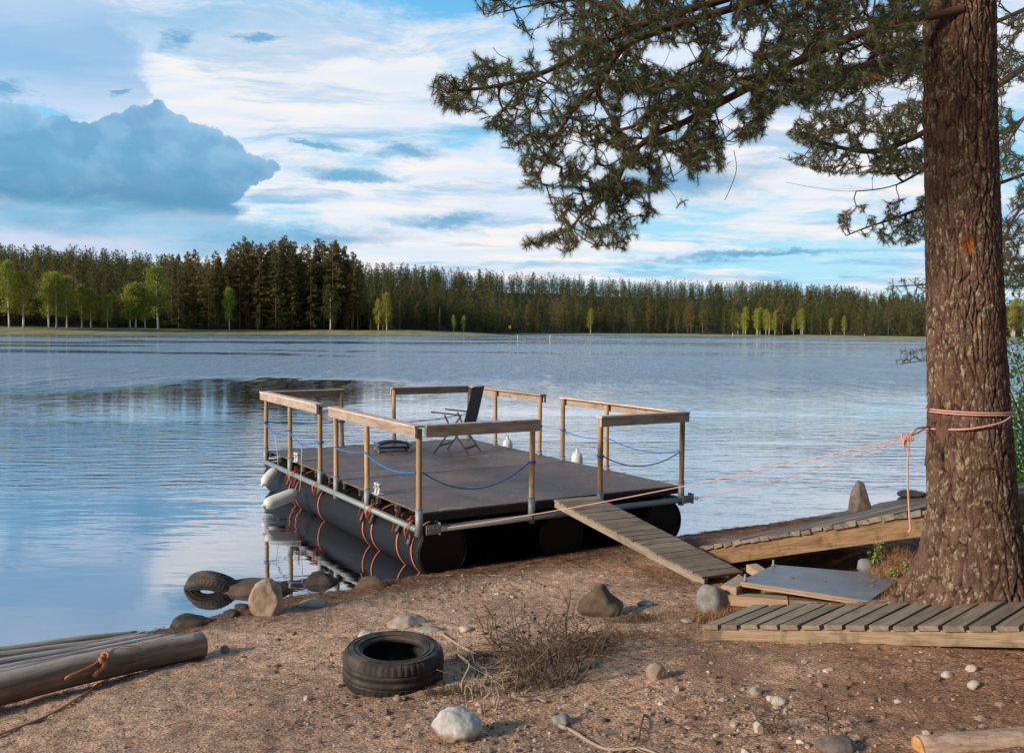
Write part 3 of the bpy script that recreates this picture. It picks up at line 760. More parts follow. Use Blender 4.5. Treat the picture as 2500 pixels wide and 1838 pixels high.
q.add(vv, ff, None, True); q.build('seat_pad', M_mesh, st_)
q = MB(); q.bar(Fs(-.24, -.12, .07), Fs(.24, -.12, .07), .03, .03); q.bar(Fs(-.24, .1, .05), Fs(.24, .1, .05), .03, .03); q.build('cross_bar', M_chair, st_)
# ================================================================ gangplank
def walkway(name, label, cat, nl, nr_, fl, fr_, n, th, bh, bw, pm, bm, gap=.08, over=.02, jit=.003, ends=True, extra=None, inset=0.0):
    """nl/nr: plank-top corners on the near beam, start/end; fl/fr on the far beam"""
    t = thing(name, (Vector(nl)+Vector(nr_))/2-Zu*(th+bh), label, cat)
    nl, nr_, fl, fr_ = map(Vector, (nl, nr_, fl, fr_))
    d = (nr_-nl).normalized(); c_ = (fl-nl); c_ = (c_-d*c_.dot(d)).normalized(); nrm = d.cross(c_)
    if nrm.z < 0: nrm = -nrm
    L = (nr_-nl).length; step = L/n
    for i in range(n):
        a = nl+d*(step*(i+.5)); f = fl+(fr_-fl).normalized()*(step*(i+.5)*(fr_-fl).length/L)
        sk = random.uniform(-.006, .006)
        q = MB(); ax2 = (f-a).normalized()
        q.box((a+f)/2-nrm*(th/2)+ax2*sk+nrm*random.uniform(-.002, .002), (ax2, d+ax2*random.uniform(-.01, .01), nrm), ((f-a).length+over*2, step*(1-gap), th), jit=jit)
        po = q.build('plank', pm, t)
    for (a, b2, s) in ((nl, nr_, 1), (fl, fr_, -1)):
        q = MB(); o = (c_*s)*(bw/2+over+inset)-nrm*(th+bh/2+.001)
        n2 = 8
        for j in range(1): q.box((a+b2)/2+o-c_*s*over, ((b2-a).normalized(), c_, nrm), ((b2-a).length+.01, bw, bh), jit=.002)
        q.build('side_beam', bm, t)
    if ends:
        q = MB(); q.box((nl+fl)/2-nrm*(th+bh/2)+d*.02, (c_, d, nrm), ((fl-nl).length-2*bw-.005, .03, bh*.9)); q.build('end_board', pm, t)
    return t, d, c_, nrm
zt, zb = DK+.03, None
gl_ = PG(1720, 1427); gr_ = PG(1812, 1408)
zf = max(gl_.z, gr_.z)+.06
TL, TR = PZ(1356, 1219, DK+.045), PZ(1450, 1211, DK+.045)
BL, BR = PZ(1720, 1408, zf), PZ(1812, 1396, zf)
print('gang', TL, TR, BL, BR, zf, gl_.z)
walkway('gangplank', 'slatted wooden gangplank leading down from the raft to the beach', 'gangplank', TL, BL, TR, BR, 19, .022, .075, .045, M_plank, M_beamg, gap=.07)
# ================================================================ ramp behind the pine
Ya, Yb = 9.7, 7.45
A0 = PY(1707, 1335, Ya); Bx = PY(2266, 1242, Yb)
dd = (Bx-A0); B0 = A0+dd*1.78
cr = Vector((-dd.y, dd.x, 0)).normalized()
A1 = A0+cr*1.75+Zu*.10; B1 = B0+cr*1.75+Zu*.10
print('ramp', A0, Bx, B0)
walkway('boardwalk_ramp', 'long dark plank ramp with a yellow side beam rising behind the big pine', 'ramp', A0, B0, A1, B1, 38, .04, .17, .05, M_plankd, M_beam2, gap=.08, over=.035, jit=.009, inset=.0)
# posts under its high end
# ================================================================ front boardwalk
a0 = PY(1714, 1523, 6.42); b0 = PY(2481, 1527, 5.2); d_ = (b0-a0); b0 = a0+d_*1.45
cr = Vector((-d_.y, d_.x, 0)).normalized()
a1 = a0+cr*.60; b1 = b0+cr*.60
tgt = PY(1832, 1481, 6.85)
a1 = Vector((tgt.x, tgt.y, a0.z+.01)); b1 = a1+d_*1.45
print('bw', a0, b0, a1, G(a0.x, a0.y), G(b0.x, b0.y), (a1-a0).length)
walkway('boardwalk_section', 'low grey plank boardwalk lying on the sand in front of the pine', 'boardwalk', a0, b0, a1, b1, 20, .03, .095, .045, M_plank, M_beam3, gap=.19, over=.02, jit=.003)
# ================================================================ grey board on timber blocks
zz = .70
FL, FR = PZ(1808, 1418, zz), PZ(2122, 1466, zz-.0); BR_, BL_ = PZ(2208, 1405, zz), PZ(1890, 1378, zz)
m, T, b = newmat('grey_phenolic_board'); P = geo(T)
n = T.noise(P, 5, 6, .65); n2_ = T.noise(P, 40, 4, .7)
c = T.mix(T.sstep(n, .3, .7), (.135, .135, .155), (.20, .20, .225)); c = T.mix(T.math('MULTIPLY', T.sstep(n2_, .62, .7), .6), c, (.08, .06, .05))
T.put(b.inputs['Base Color'], c); b.inputs['Roughness'].default_value = .42; M_phen = m
bt = thing('grey_board', (FL+FR+BR_+BL_)/4-Zu*.04, 'grey coated plywood board with bolts resting on timber blocks', 'board')
def slab(name, z0, z1, mat, par, k=1.0):
    q = MB(); cen = (FL+FR+BR_+BL_)/4; vs = []
    for dz in (z0, z1):
        for p in (FL, FR, BR_, BL_): vs.append(cen+(p-cen)*k+Zu*dz)
    fs = [(3, 2, 1, 0), (4, 5, 6, 7)]+[(i, (i+1) % 4, 4+(i+1) % 4, 4+i) for i in range(4)]
    uv = []
    for f in fs[:2]: uv.append([(vs[i].x, vs[i].y) for i in f])
    for i in range(4): uv.append([(0, 0), (1, 0), (1, z1-z0), (0, z1-z0)])
    q.add(vs, fs, uv); return q.build(name, mat, par)
slab('top_face', -.004, 0, M_phen, bt, 1.0)
slab('upper_sheet', -.0215, -.0045, M_ply, bt, .997); slab('lower_sheet', -.042, -.0235, M_ply, bt, 1.004)
for (px, py) in ((1888, 1382), (1819, 1418)):
    p = PZ(px, py, zz); q = MB(); q.tube([p-Zu*.03, p+Zu*.055], .009, 8); q.tube([p+Zu*.001, p+Zu*.014], .017, 6); q.build('bolt', M_steel, bt)
for (px, py) in ((1933, 1410), (2012, 1418), (2131, 1416), (2128, 1430)):
    p = PZ(px, py, zz); q = MB()
    q.tube([p+Zu*.003+Vector((.016*math.cos(w), .016*math.sin(w), 0)) for w in np.linspace(0, 2*PI, 17)], .003, 6, False); q.build('bolt_hole_ring', simple('rusty_ring', (.26, .15, .10), .7), bt)
gb = G(FL.x, FL.y)
def block(px, py, Y, size, ang, label, zoff=0, mat=M_ply):
    p = PY(px, py, Y); q = MB(); a = math.radians(ang)
    q.box(p, ((math.cos(a), math.sin(a), 0), (-math.sin(a), math.cos(a), 0), (0, 0, 1)), size, jit=.004)
    o = q.build('timber_block', mat); tag(o, label, 'timber block', 'timber blocks under the grey board'); return o
block(1799, 1432, 7.28, (.34, .13, .085), 55, 'square-ended timber block under the left corner of the grey board')
block(1822, 1464, 7.12, (.62, .12, .075), -14, 'long low timber block lying across the sand under the board')
block(1850, 1395, 8.0, (.10, .26, .07), 10, 'timber block at the back left edge of the grey board')
block(1826, 1446, 7.36, (.10, .20, .11), 70, 'reddish timber block between the two other blocks', mat=M_beam)
block(2010, 1478, 6.95, (.5, .10, .075), -14, 'dark timber block under the middle of the grey board', mat=M_plankd)
# ================================================================ tyres
def tyre(cen, axis_, R0, Wd, label, seed=0):
    ax_ = Vector(axis_).normalized(); e1 = ax_.cross(Vector((0, 1, 0.3))).normalized(); e2 = ax_.cross(e1)
    t = thing('tyre', cen, label, 'tyre')
    N = 150
    h = Wd/2; ri = R0*.60
    prof = [(ri+.012, -h*.62), (ri, -h*.74), (ri+.006, -h*.86), (ri+.022, -h*.90), (R0*.78, -h*1.0), (R0*.90, -h*.96), (R0*.955, -h*.85), (R0*.985, -h*.70), (R0*.996, -h*.45),
            (R0, -h*.40), (R0*.982, -h*.385), (R0*.982, -h*.33), (R0, -h*.31), (R0, -.012), (R0*.982, -.010), (R0*.982, .010), (R0, .012)]
    prof = prof+[(r, -z) for r, z in prof[::-1][4:]]
    # inner surface
    inner = [(ri+.012, h*.55), (R0*.80, h*.82), (R0*.93, h*.45), (R0*.93, -h*.45), (R0*.80, -h*.82)]
    prof = prof+inner
    m_ = len(prof); vs = []; 
    for i in range(N):
        w = 2*PI*i/N; dr = ax_*0
        rad = e1*math.cos(w)+e2*math.sin(w)
        for (r, z) in prof:
            rr = r
            if i % 3 == 0 and r > R0*.95 and abs(z) > h*.42 and abs(z) < h*.9: rr = r-.009
            if i % 3 == 1 and abs(z) < h*.3 and r > R0*.99: rr = r-.004
            vs.append(Vector(cen)+rad*rr+ax_*z)
    fs = []
    for i in range(N):
        for j in range(m_):
            i2 = (i+1) % N; j2 = (j+1) % m_
            fs.append((i*m_+j, i2*m_+j, i2*m_+j2, i*m_+j2))
    q = MB(); q.add(vs, fs, None, True); o = q.build('tyre_body', M_rubber, t)
    q = MB()
    for rr, zf_ in ((R0*.80, 1.0), (R0*.70, .955), (R0*.905, .962)):
        for s in (1, -1):
            q.tube([Vector(cen)+(e1*math.cos(w)+e2*math.sin(w))*rr+ax_*(s*h*zf_) for w in np.linspace(0, 2*PI, 73)], .0035, 5, False)
    q.build('sidewall_ring', M_rubber, t)
    return t
p = DG(862, 1528); tz = p.z
tc0 = DZ(863, 1448, tz+.205); tc0.z = tz+.085
cxy = Vector((tc0.x, tc0.y)); print('tyre', p, tc0, G(tc0.x, tc0.y))
tcen = Vector((DY(863, 1480, p.y+.30).x, p.y+.31, 0)); tcen.z = G(tcen.x, tcen.y)+.105
tyre(tcen, (.02, -.03, 1), .315, .225, 'black car tyre lying flat on the dry sand')
t2 = DZ(466, 1293, 0); t2.z = -.03
tyre(t2+Vector((0, .10, -.05)), (.15, .74, .66), .32, .185, 'old car tyre half sunk in the shallow water')
# ================================================================ rocks
def rockmat(name, c1, c2, c3, sc=6, speck=.3, top=None):
    m, T, b = newmat(name); v = tc(T); n = T.noise(v, sc, 6, .65); n2 = T.noise(v, sc*7, 5, .75); P = geo(T)
    c = T.mix(T.sstep(n, .32, .68), c1, c2); c = T.mix(T.math('MULTIPLY', T.sstep(n2, .52, .7), speck), c, c3)
    if top:
        s_ = T.new('ShaderNodeSeparateXYZ'); T.put(s_.inputs[0], tc(T, 'Generated')); 
        c = T.mix(T.sstep(T.math('ADD', s_.outputs[2], T.math('MULTIPLY', T.math('SUBTRACT', n, .5), .5)), .30, .52), top, c)
    T.put(b.inputs['Base Color'], c); b.inputs['Roughness'].default_value = .85; b.inputs['Specular IOR Level'].default_value = .25
    T.put(b.inputs['Normal'], T.bump(T.math('ADD', n, T.math('MULTIPLY', n2, .5)), .6, .012)); return m
RM = {'tan': rockmat('tan_rock', (.24, .165, .115), (.42, .32, .24), (.60, .50, .40)),
      'brown': rockmat('brown_rock', (.075, .052, .036), (.16, .115, .08), (.26, .20, .15)),
      'wet': rockmat('wet_rock', (.035, .027, .022), (.085, .068, .055), (.16, .13, .11)),
      'grey': rockmat('grey_rock', (.18, .17, .16), (.33, .315, .30), (.5, .48, .45)),
      'pale': rockmat('pale_rock', (.38, .36, .35), (.62, .60, .58), (.22, .21, .21), 9, .55, (.27, .19, .13)),
      'flat': rockmat('flat_rock', (.25, .20, .165), (.42, .36, .31), (.55, .48, .43)),
      'quartz': rockmat('quartz_stone', (.40, .33, .27), (.62, .54, .46), (.3, .24, .19)),
      'purple': rockmat('purple_rock', (.13, .095, .085), (.24, .185, .17), (.42, .38, .37), 9)}
def rock(x, yb, w, h, mat, label, seed, cuts=7, sub=4, dy=.8, yt=None, point=0, zb=None, name='rock', flat=0, sink=.12, extra=None, group=None):
    """display px base centre (x,yb), width and height in display px"""
    p = DG(x, yb) if zb is None else DZ(x, yb, zb)
    dpt = p.y; wm = w*K*dpt/F; hm = h*K*dpt/F
    rs = random.Random(seed); dep = wm*dy*.5
    bpy_me = bmesh_ico(sub); V = bpy_me[0].copy(); Fc = bpy_me[1]
    # planar cuts give facets
    for c_ in range(cuts):
        n = np.array([rs.gauss(0, 1), rs.gauss(0, 1), rs.gauss(0, .8)]); n /= np.linalg.norm(n); d = rs.uniform(.62, .88)
        s = V@n; over = np.clip(s-d, 0, None); V -= over[:, None]*n[None, :]*.92
    off = rs.random()*50
    ns = np.array([mn.fractal(Vector(v)*1.6+Vector((off, 0, 0)), 1, 2, 4) for v in V])
    V *= (1+.10*ns)[:, None]
    if point: V[:, :2] *= (1-point*np.clip(V[:, 2]*.5+.5, 0, 1)**1.3)[:, None]
    lo, hi = V.min(0), V.max(0); V[:, 0] = (V[:, 0]-(lo[0]+hi[0])/2)/(hi[0]-lo[0])*wm
    V[:, 1] = V[:, 1]/(hi[1]-lo[1])*2*dep
    full = hm*(1+sink*2)
    V[:, 2] = (V[:, 2]-hi[2])/(hi[2]-lo[2])*full+hm
    # height is foreshortened: viewed from above
    if extra: V = extra(V, wm, hm, dep)
    zg = p.z if zb is not None else G(p.x, p.y+dep*.8)
    V += np.array([p.x, p.y+dep*.85, min(p.z, zg)])
    o = np_mesh(name, V, Fc, RM[mat], smooth=True, origin=(p.x, p.y+dep, p.z))
    return tag(o, label, 'rock', group)
_ico = {}
import bmesh
def bmesh_ico(sub):
    if sub not in _ico:
        bm = bmesh.new(); bmesh.ops.create_icosphere(bm, subdivisions=sub, radius=1)
        bm.verts.ensure_lookup_table(); _ico[sub] = (np.array([v.co[:] for v in bm.verts]), np.array([[q.index for q in f.verts] for f in bm.faces])); bm.free()
    return _ico[sub]
def notch(V, w, h, d):
    t = np.exp(-(((V[:, 0]-.05*w)/(w*.13))**2))*np.clip(V[:, 2]/h, 0, 1); V[:, 2] += t*h*.22
    t = np.clip((V[:, 0]-.12*w)/(w*.2), 0, 1)*np.clip(V[:, 2]/h-.5, 0, 1); V[:, 2] -= t*h*.25; return V
rock(578, 1352, 80, 80, 'tan', 'big tan rounded boulder at the water edge beside the sunken tyre', 3, 6, 5, .8, point=.15)
rock(556, 1308, 168, 26, 'brown', 'wide flat brown boulder half under water behind the tan boulder', 5, 8, 4, .55, zb=-.01, sink=.5)
rock(412, 1386, 100, 30, 'wet', 'flat grey-brown stone at the water edge just past the log end', 8, 5, 4, .7, zb=.0, sink=.4)
rock(700, 1284, 84, 26, 'wet', 'dark slab-shaped stone in the shallow water below the pontoon', 13, 6, 4, .6, zb=-.01, sink=.4, point=.2)
rock(812, 1292, 76, 26, 'brown', 'low brown rock against the front end of the black pontoon', 17, 6, 4, .6, sink=.3)
rock(680, 1333, 62, 14, 'flat', 'flat pale stone on the shore between dark slab and sand', 21, 5, 3, .9, sink=.5)
rock(505, 1357, 38, 18, 'wet', 'small dark stone left of the tan boulder', 23, 5, 3)
rock(528, 1340, 34, 14, 'wet', 'small wet stone touching the left foot of the tan boulder', 24, 5, 3)
rock(1320, 1357, 106, 58, 'brown', 'angular brown boulder with a broken black tip on the sand', 29, 7, 5, .75, extra=notch, point=.28)
rock(1563, 1345, 66, 60, 'grey', 'mossy grey rock at the foot of the gangplank', 31, 6, 4, .8)
rock(1000, 1632, 118, 72, 'pale', 'large pale grey boulder with brown base near the front', 37, 3, 5, .8, point=.2)
rock(1232, 1594, 44, 26, 'grey', 'small round grey stone right of the pale boulder', 41, 3, 4)
rock(1441, 1492, 44, 36, 'tan', 'upright tan stone standing in the open sand', 43, 5, 4, point=.2)
rock(890, 1378, 90, 26, 'flat', 'flat pale stone buried in sand behind the dry tyre', 47, 6, 4, .8, point=.3, sink=.5)
rock(940, 1388, 64, 9, 'flat', 'thin pale stone sliver in front of the buried flat stone', 49, 6, 3, .8, sink=.6)
rock(1891, 1132, 52, 78, 'purple', 'tall pointed standing stone beyond the ramp at the shore', 53, 9, 4, .7, point=.55)
rock(2010, 1092, 66, 14, 'wet', 'low dark flat rock on the far shore left of the trunk', 57, 5, 3)
rock(1846, 1664, 96, 38, 'purple', 'brown rock cut off by the bottom edge of the view', 59, 5, 4, .8)
rock(1904, 1254, 40, 28, 'grey', 'small grey stone below the bright green plant', 61, 5, 3)
rock(871, 1539, 22, 14, 'tan', 'little tan stone touching the front of the dry tyre', 63, 3, 3)
rock(492, 1432, 22, 15, 'grey', 'little grey stone at the end of the big log', 67, 3, 3)
rock(1418, 1330, 38, 10, 'grey', 'small flat grey stone right of the broken-tipped boulder', 69, 5, 3)
rock(1712, 1549, 38, 20, 'quartz', 'knobbly whitish stone in the litter under the boardwalk', 71, 5, 3)
rock(2136, 1474, 26, 14, 'quartz', 'white quartz stone upper one of the trio at right', 73, 5, 3)
rock(2083, 1488, 26, 14, 'quartz', 'white quartz stone left one of the trio at right', 74, 5, 3)
rock(2141, 1513, 28, 18, 'quartz', 'white quartz stone lowest one of the trio at right', 75, 5, 3)
rock(1668, 1608, 26, 26, 'quartz', 'pale upright stone near the bottom edge under the bare twigs', 77, 4, 3)
rock(1660, 1528, 30, 20, 'flat', 'dull flat stone left of the knobbly whitish stone', 79, 4, 3)
rock(1020, 1386, 30, 12, 'quartz', 'pale stone behind the heap of dry twigs', 81, 4, 3)
rock(800, 1398, 36, 14, 'quartz', 'white stone with dark side above the dry tyre', 83, 4, 3)
rock(1510, 1368, 30, 9, 'flat', 'flat brownish stone in needles left of the boardwalk', 85, 4, 3)
# ================================================================ logs and poles at the left
m, T, b = newmat('pale_topped_log'); uv = tc(T, 'UV'); P = geo(T)
g = T.noise(T.mapv(uv, (1.5, 34, 1)), 1.5, 6, .7, .5); g2 = T.noise(P, 4, 4, .6); nz = T.new('ShaderNodeSeparateXYZ'); T.put(nz.inputs[0], T.new('ShaderNodeNewGeometry').outputs['Normal'])
c = T.mix(T.sstep(g, .3, .7), (.12, .072, .048), (.36, .25, .18)); c = T.mix(T.math('MULTIPLY', T.sstep(g2, .42, .62), .6), c, (.17, .095, .06))
c = T.mix(T.math('MULTIPLY', T.math('MULTIPLY', T.sstep(nz.outputs[2], .45, .9), T.sstep(g2, .3, .6)), .7), c, (.50, .42, .36)); c = T.mix(T.math('MULTIPLY', T.math('LESS_THAN', g, .36), .6), c, (.08, .05, .04))  # upward faces blended paler in patches, low grain values darker
T.put(b.inputs['Base Color'], c); b.inputs['Roughness'].default_value = .85; T.put(b.inputs['Normal'], T.bump(g, .6, .01)); M_log = m
M_pole = wood('bleached_pole_wood', (.30, .25, .22), (.58, .53, .49), (.20, .14, .11), stain=.3)
def logobj(p1, p2, r1, r2, label, seed, name='log', mat=None, n=30, bend=.02, cat='log'):
    rs = random.Random(seed); p1, p2 = Vector(p1), Vector(p2); N = 40; n_ = 28
    q = MB(); pts = []; rad = []
    for i in range(N+1):
        t = i/N; p = p1.lerp(p2, t)+Vector((mn.noise(Vector((t*3, seed, 0))), mn.noise(Vector((t*3, seed, 5))), mn.noise(Vector((t*3, seed, 9)))))*bend
        pts.append(p); rad.append((r1+(r2-r1)*t)*(1+.04*mn.noise(Vector((t*9, seed, 3)))))
    rad[0] *= .97; rad[-1] *= .97
    q.tube(pts, rad, n_ if r1 > .06 else 12); o = q.build(name, mat or M_log); return tag(o, label, cat)
e1 = DG(438, 1446); r_e = 58*K*e1.y/F/2; c1_ = Vector((e1.x, e1.y+r_e*.6, e1.z+r_e*.9))
e0 = DG(-120, 1610); r_s = .15; c0_ = Vector((e0.x, e0.y+r_s*.6, e0.z+r_s*.9)); ext = (c0_-c1_).normalized()
print('log', c1_, r_e, c0_)
# end so that its visible top/bottom match: near left at display x=0: 1465..1560
pl = DG(0, 1560); cl = Vector((pl.x, pl.y+.09, pl.z+.115)); ext = (cl-c1_).normalized()
logobj(c1_, c1_+ext*4.2, r_e, r_e*1.22, 'thick weathered log lying on the beach at the lower left', 3)
for i, (xe, ye, x0, y0, r, lb) in enumerate(((362, 1392, 0, 1447, .036, 'bleached pole next to the thick log, nearest of the thin poles'), (335, 1390, 0, 1431, .034, 'bleached pole, second one out from the thick log'),
        (318, 1388, 0, 1415, .034, 'brown-edged pole, third one out from the thick log'), (300, 1384, 0, 1399, .028, 'dark pole at the water, outermost of the thin poles'), (395, 1396, 0, 1462, .05, 'wide bleached pole tucked against the thick log'))):
    z_ = .13-.02*i if i < 4 else .16
    a = DZ(xe, ye+6, z_); bb = DZ(x0, y0+26, z_+.04); ex = (bb-a).normalized(); L = (bb-a).length
    o = logobj(a, a+ex*(L+1.2), r, r*1.2, lb, 10+i, 'pole', M_pole, cat='pole')
# orange cord over the log
def ground_line(pts, dz=.012, n=10):
    o = []
    for (x, y) in pts: p = DG(x, y); o.append(Vector((p.x, p.y, p.z+dz)))
    return o
def smoothp(pts, sub=6):
    out = []
    P_ = [pts[0]]+pts+[pts[-1]]
    for i in range(1, len(P_)-2):
        a, b1_, c1, d1 = P_[i-1], P_[i], P_[i+1], P_[i+2]
        for j in range(sub):
            t = j/sub; t2 = t*t; t3 = t2*t
            out.append(.5*((2*b1_)+(c1-a)*t+(2*a-5*b1_+4*c1-d1)*t2+(3*b1_-a-3*c1+d1)*t3))
    out.append(P_[-2]); return out
def on_log(t, ang): 
    c_ = c1_+ext*t; r = r_e*(1+.05*t)+.012
    nrm = Vector((0, 0, 1)).cross(ext).normalized()
    return c_+Zu*(r*math.sin(ang))+nrm*(r*math.cos(ang))*(1 if nrm.y < 0 else -1)
cord = [on_log(.62, 2.0), on_log(.66, 1.5), on_log(.74, 1.0), on_log(.84, .55), on_log(1.02, .1)]
gp = ground_line([(232, 1492), (215, 1505), (150, 1548), (90, 1580), (0, 1615), (-60, 1640)], .012)
q = MB(); q.tube(smoothp(cord+gp), .0075, 7)
q.tube(smoothp([on_log(.74, 1.05), on_log(.78, .75), on_log(.76, .45), on_log(.80, .15), on_log(.84, -.1)]), [.012+.006*abs(math.sin(i)) for i in range(25)], 7)
q.tube([on_log(.74, 1.0)+Vector((.025*math.cos(w), .012*math.sin(w), .022*math.sin(w))) for w in np.linspace(0, 2*PI, 11)], .010, 6, False)
q.tube(smoothp([on_log(.66, 1.5), on_log(.60, 1.3)+Zu*.02, on_log(.5, 1.1)+Zu*.01, on_log(.46, 1.3)+Zu*.03]), .003, 5)
tag(q.build('cord', M_orope), 'frayed orange cord knotted over the log and trailing over the sand', 'cord')
# cut log bottom right
m, T, b = newmat('pine_bark_log'); P = geo(T); n = T.noise(T.mapv(P, (1, 3, 3)), 6, 6, .7); n3_ = T.noise(P, 30, 4, .7)
c = T.mix(T.sstep(n, .35, .65), (.26, .15, .10), (.50, .36, .28)); c = T.mix(T.math('MULTIPLY', T.sstep(n3_, .55, .68), .6), c, (.12, .07, .05))
T.put(b.inputs['Base Color'], c); b.inputs['Roughness'].default_value = .9; T.put(b.inputs['Normal'], T.bump(n, .7, .012)); M_bark2 = m
p = DG(2010, 1660); rl = .066; a = DY(2018, 1647, p.y+.05); bb = a+Vector((1.3, .02, .10))
lt = thing('cut_log', a-Zu*rl, 'short cut pine log with an orange sawn end at the bottom right', 'log')
q = MB(); pts = [a.lerp(bb, t) for t in np.linspace(0, 1, 20)]; q.tube(pts, [rl*(1+.05*random.uniform(-1, 1)) for _ in pts], 26); q.build('bark', M_bark2, lt)
q = MB(); dx = (a-bb).normalized(); q.tube([a, a+dx*.012, a+dx*.013], [rl*.96, rl*.93, rl*.5], 24); q.build('cut_end', wood('sawn_end', (.45, .22, .07), (.62, .34, .13), (.32, .14, .05), grain=.4, knots=False), lt)
# ================================================================ big pine
def worley(x, y, s=0):
    ix = np.floor(x).astype(int); iy = np.floor(y).astype(int)
    f1 = np.full(x.shape, 9.); f2 = np.full(x.shape, 9.)
    for a in (-1, 0, 1):
        for b in (-1, 0, 1):
            cx, cy = ix+a, iy+b
            d = np.hypot(cx+_h(cx, cy, s)-x, cy+_h(cx, cy, s+7)-y)
            f2 = np.where(d < f1, f1, np.minimum(f2, d)); f1 = np.minimum(f1, d)
    return f1, f2
TY = 6.25
prof = [(-900, 2252, 2402), (0, 2257, 2424), (300, 2261, 2428), (650, 2265, 2440), (850, 2268, 2450), (1010, 2270, 2460), (1130, 2268, 2469), (1250, 2270, 2478), (1300, 2260, 2490), (1350, 2252, 2500), (1400, 2243, 2510), (1440, 2234, 2520), (1480, 2228, 2532), (1520, 2224, 2542)]
zs, cxs, rs_ = [], [], []
for (py, l, r) in prof:
    a, b_ = PY(l, py, TY), PY(r, py, TY); zs.append((a.z+b_.z)/2); cxs.append((a.x+b_.x)/2); rs_.append((b_.x-a.x)/2*.985)
zs = np.array(zs[::-1]); cxs = np.array(cxs[::-1]); rs_ = np.array(rs_[::-1])
zg_ = G(cxs[4], TY); print('trunk ground', zg_, 'z at 1440', zs[2])
NZ, NA = 760, 300
zz_ = np.concatenate([np.linspace(zs[0], 5.2, NZ-40), np.linspace(5.25, 9.5, 40)]); th = np.linspace(0, 2*PI, NA, endpoint=False)
ZZ, TT = np.meshgrid(zz_, th, indexing='ij')
RR = np.interp(ZZ, zs, rs_); CXX = np.interp(ZZ, zs, cxs)
RR = np.where(ZZ > zs[-1], rs_[-1]*(1-.05*(ZZ-zs[-1])), RR)
U = TT/(2*PI)*62; Vv = ZZ/.155
wx_ = 1.1*fbm(U*.35, Vv*.5, 3, 5); U2 = U+2.2*fbm(U*.25+3, Vv*.8, 3, 9)
f1, f2 = worley(U2*.62, Vv*.62+wx_, 3); g1, g2 = worley(U2*1.9, Vv*2.4, 8)
crack = np.clip((f2-f1)/.26, 0, 1); plate = crack**.7
fine_ = np.clip((g2-g1)/.3, 0, 1)
dsp = .017*(plate-1)*(.25+1.5*vnoise(U*.16, Vv*.22, 6))+.006*(fine_-1)*plate+.010*fbm(U*1.4, Vv*5, 4, 2)
fl = np.clip((zs[2]+.40-ZZ)/.7, 0, .8)
lob = .5+.5*np.sin(TT*5+1.2+.8*np.sin(TT*2)); lob2 = fbm(TT*1.6, ZZ*2, 2, 4)
RR = RR*(1+.07*fl**2*(lob-.5)*2+.08*fl*lob2)
RR = RR+sum(a_*np.exp(-((TT-t_)/w_)**2)*np.clip((zs[2]+.30-ZZ)/.42, 0, 1.5)**1.7 for a_, t_, w_ in ((.10, 3.35, .16), (.10, 3.9, .12), (.03, 4.5, .2), (.08, 5.5, .2), (.13, 6.05, .2), (.12, 2.7, .2)))
bump_ = .03*np.exp(-((ZZ-PY(2262, 1130, TY).z)/.05)**2)*np.exp(-((TT-PI)/.25)**2)
scp = PY(2325, 605, TY); 
XX = CXX+(RR+dsp+bump_)*np.cos(TT); YY = TY+(RR+dsp)*np.sin(TT)
sc_ = np.exp(-(((XX-scp.x)/(.040+.02*fbm(XX*30, ZZ*30, 3, 8)))**2+((ZZ-scp.z)/(.06+.06*fbm(XX*22, ZZ*9, 3, 9)))**2)**1.2)*(YY < TY)
XX = XX-np.cos(TT)*.02*sc_; YY = YY-np.sin(TT)*.02*sc_
idx = (np.arange(NZ-1)[:, None]*NA+np.arange(NA)[None, :]); idx2 = (np.arange(NZ-1)[:, None]*NA+((np.arange(NA)+1) % NA)[None, :])
Fq = np.stack([idx.ravel(), idx2.ravel(), (idx2+NA).ravel(), (idx+NA).ravel()], 1)
m, T, b = newmat('pine_bark'); P = geo(T); ck = T.attr('crack'); fn = T.attr('fine'); scar = T.attr('scar')
n = T.noise(P, 9, 5, .65); nf = T.noise(P, 60, 5, .75); nl = T.noise(T.mapv(P, (1, 1, .6)), 34, 5, .75); nh = T.noise(P, 3, 3, .5)
c = T.mix(T.sstep(n, .35, .65), (.074, .036, .026), (.145, .082, .060)); c = T.mix(T.math('MULTIPLY', T.sstep(nf, .4, .65), .5), c, (.20, .12, .085))
lich = T.math('MULTIPLY', T.sstep(nl, .52, .57), T.sstep(nh, .34, .5)); c = T.mix(T.math('MULTIPLY', lich, .85), c, (.36, .30, .20))
c = T.mix(T.math('MULTIPLY', T.sstep(ck, .55, .0), .9), c, (.030, .012, .009)); c = T.mix(T.math('MULTIPLY', T.sstep(fn, .35, 0), .35), c, (.09, .04, .028))
c = T.mix(T.sstep(scar, .25, .6), c, T.mix(nf, (.10, .03, .012), (.36, .13, .035)))
T.put(b.inputs['Base Color'], c); b.inputs['Roughness'].default_value = .92; b.inputs['Specular IOR Level'].default_value = .12
T.put(b.inputs['Normal'], T.bump(T.math('ADD', nf, T.math('MULTIPLY', lich, .5)), .8, .008)); M_bark = m
pine = thing('pine_tree', (cxs[3], TY, zs[2]-.05), 'big pine with a thick scaly trunk and overhanging branches at the right', 'tree')
Vt = np.stack([XX.ravel(), YY.ravel(), ZZ.ravel()], 1)
np_mesh('trunk', Vt, Fq, M_bark, pine, True, {'crack': ('POINT', crack.ravel()), 'fine': ('POINT', fine_.ravel()), 'scar': ('POINT', sc_.ravel())})
tcx = cxs[3]
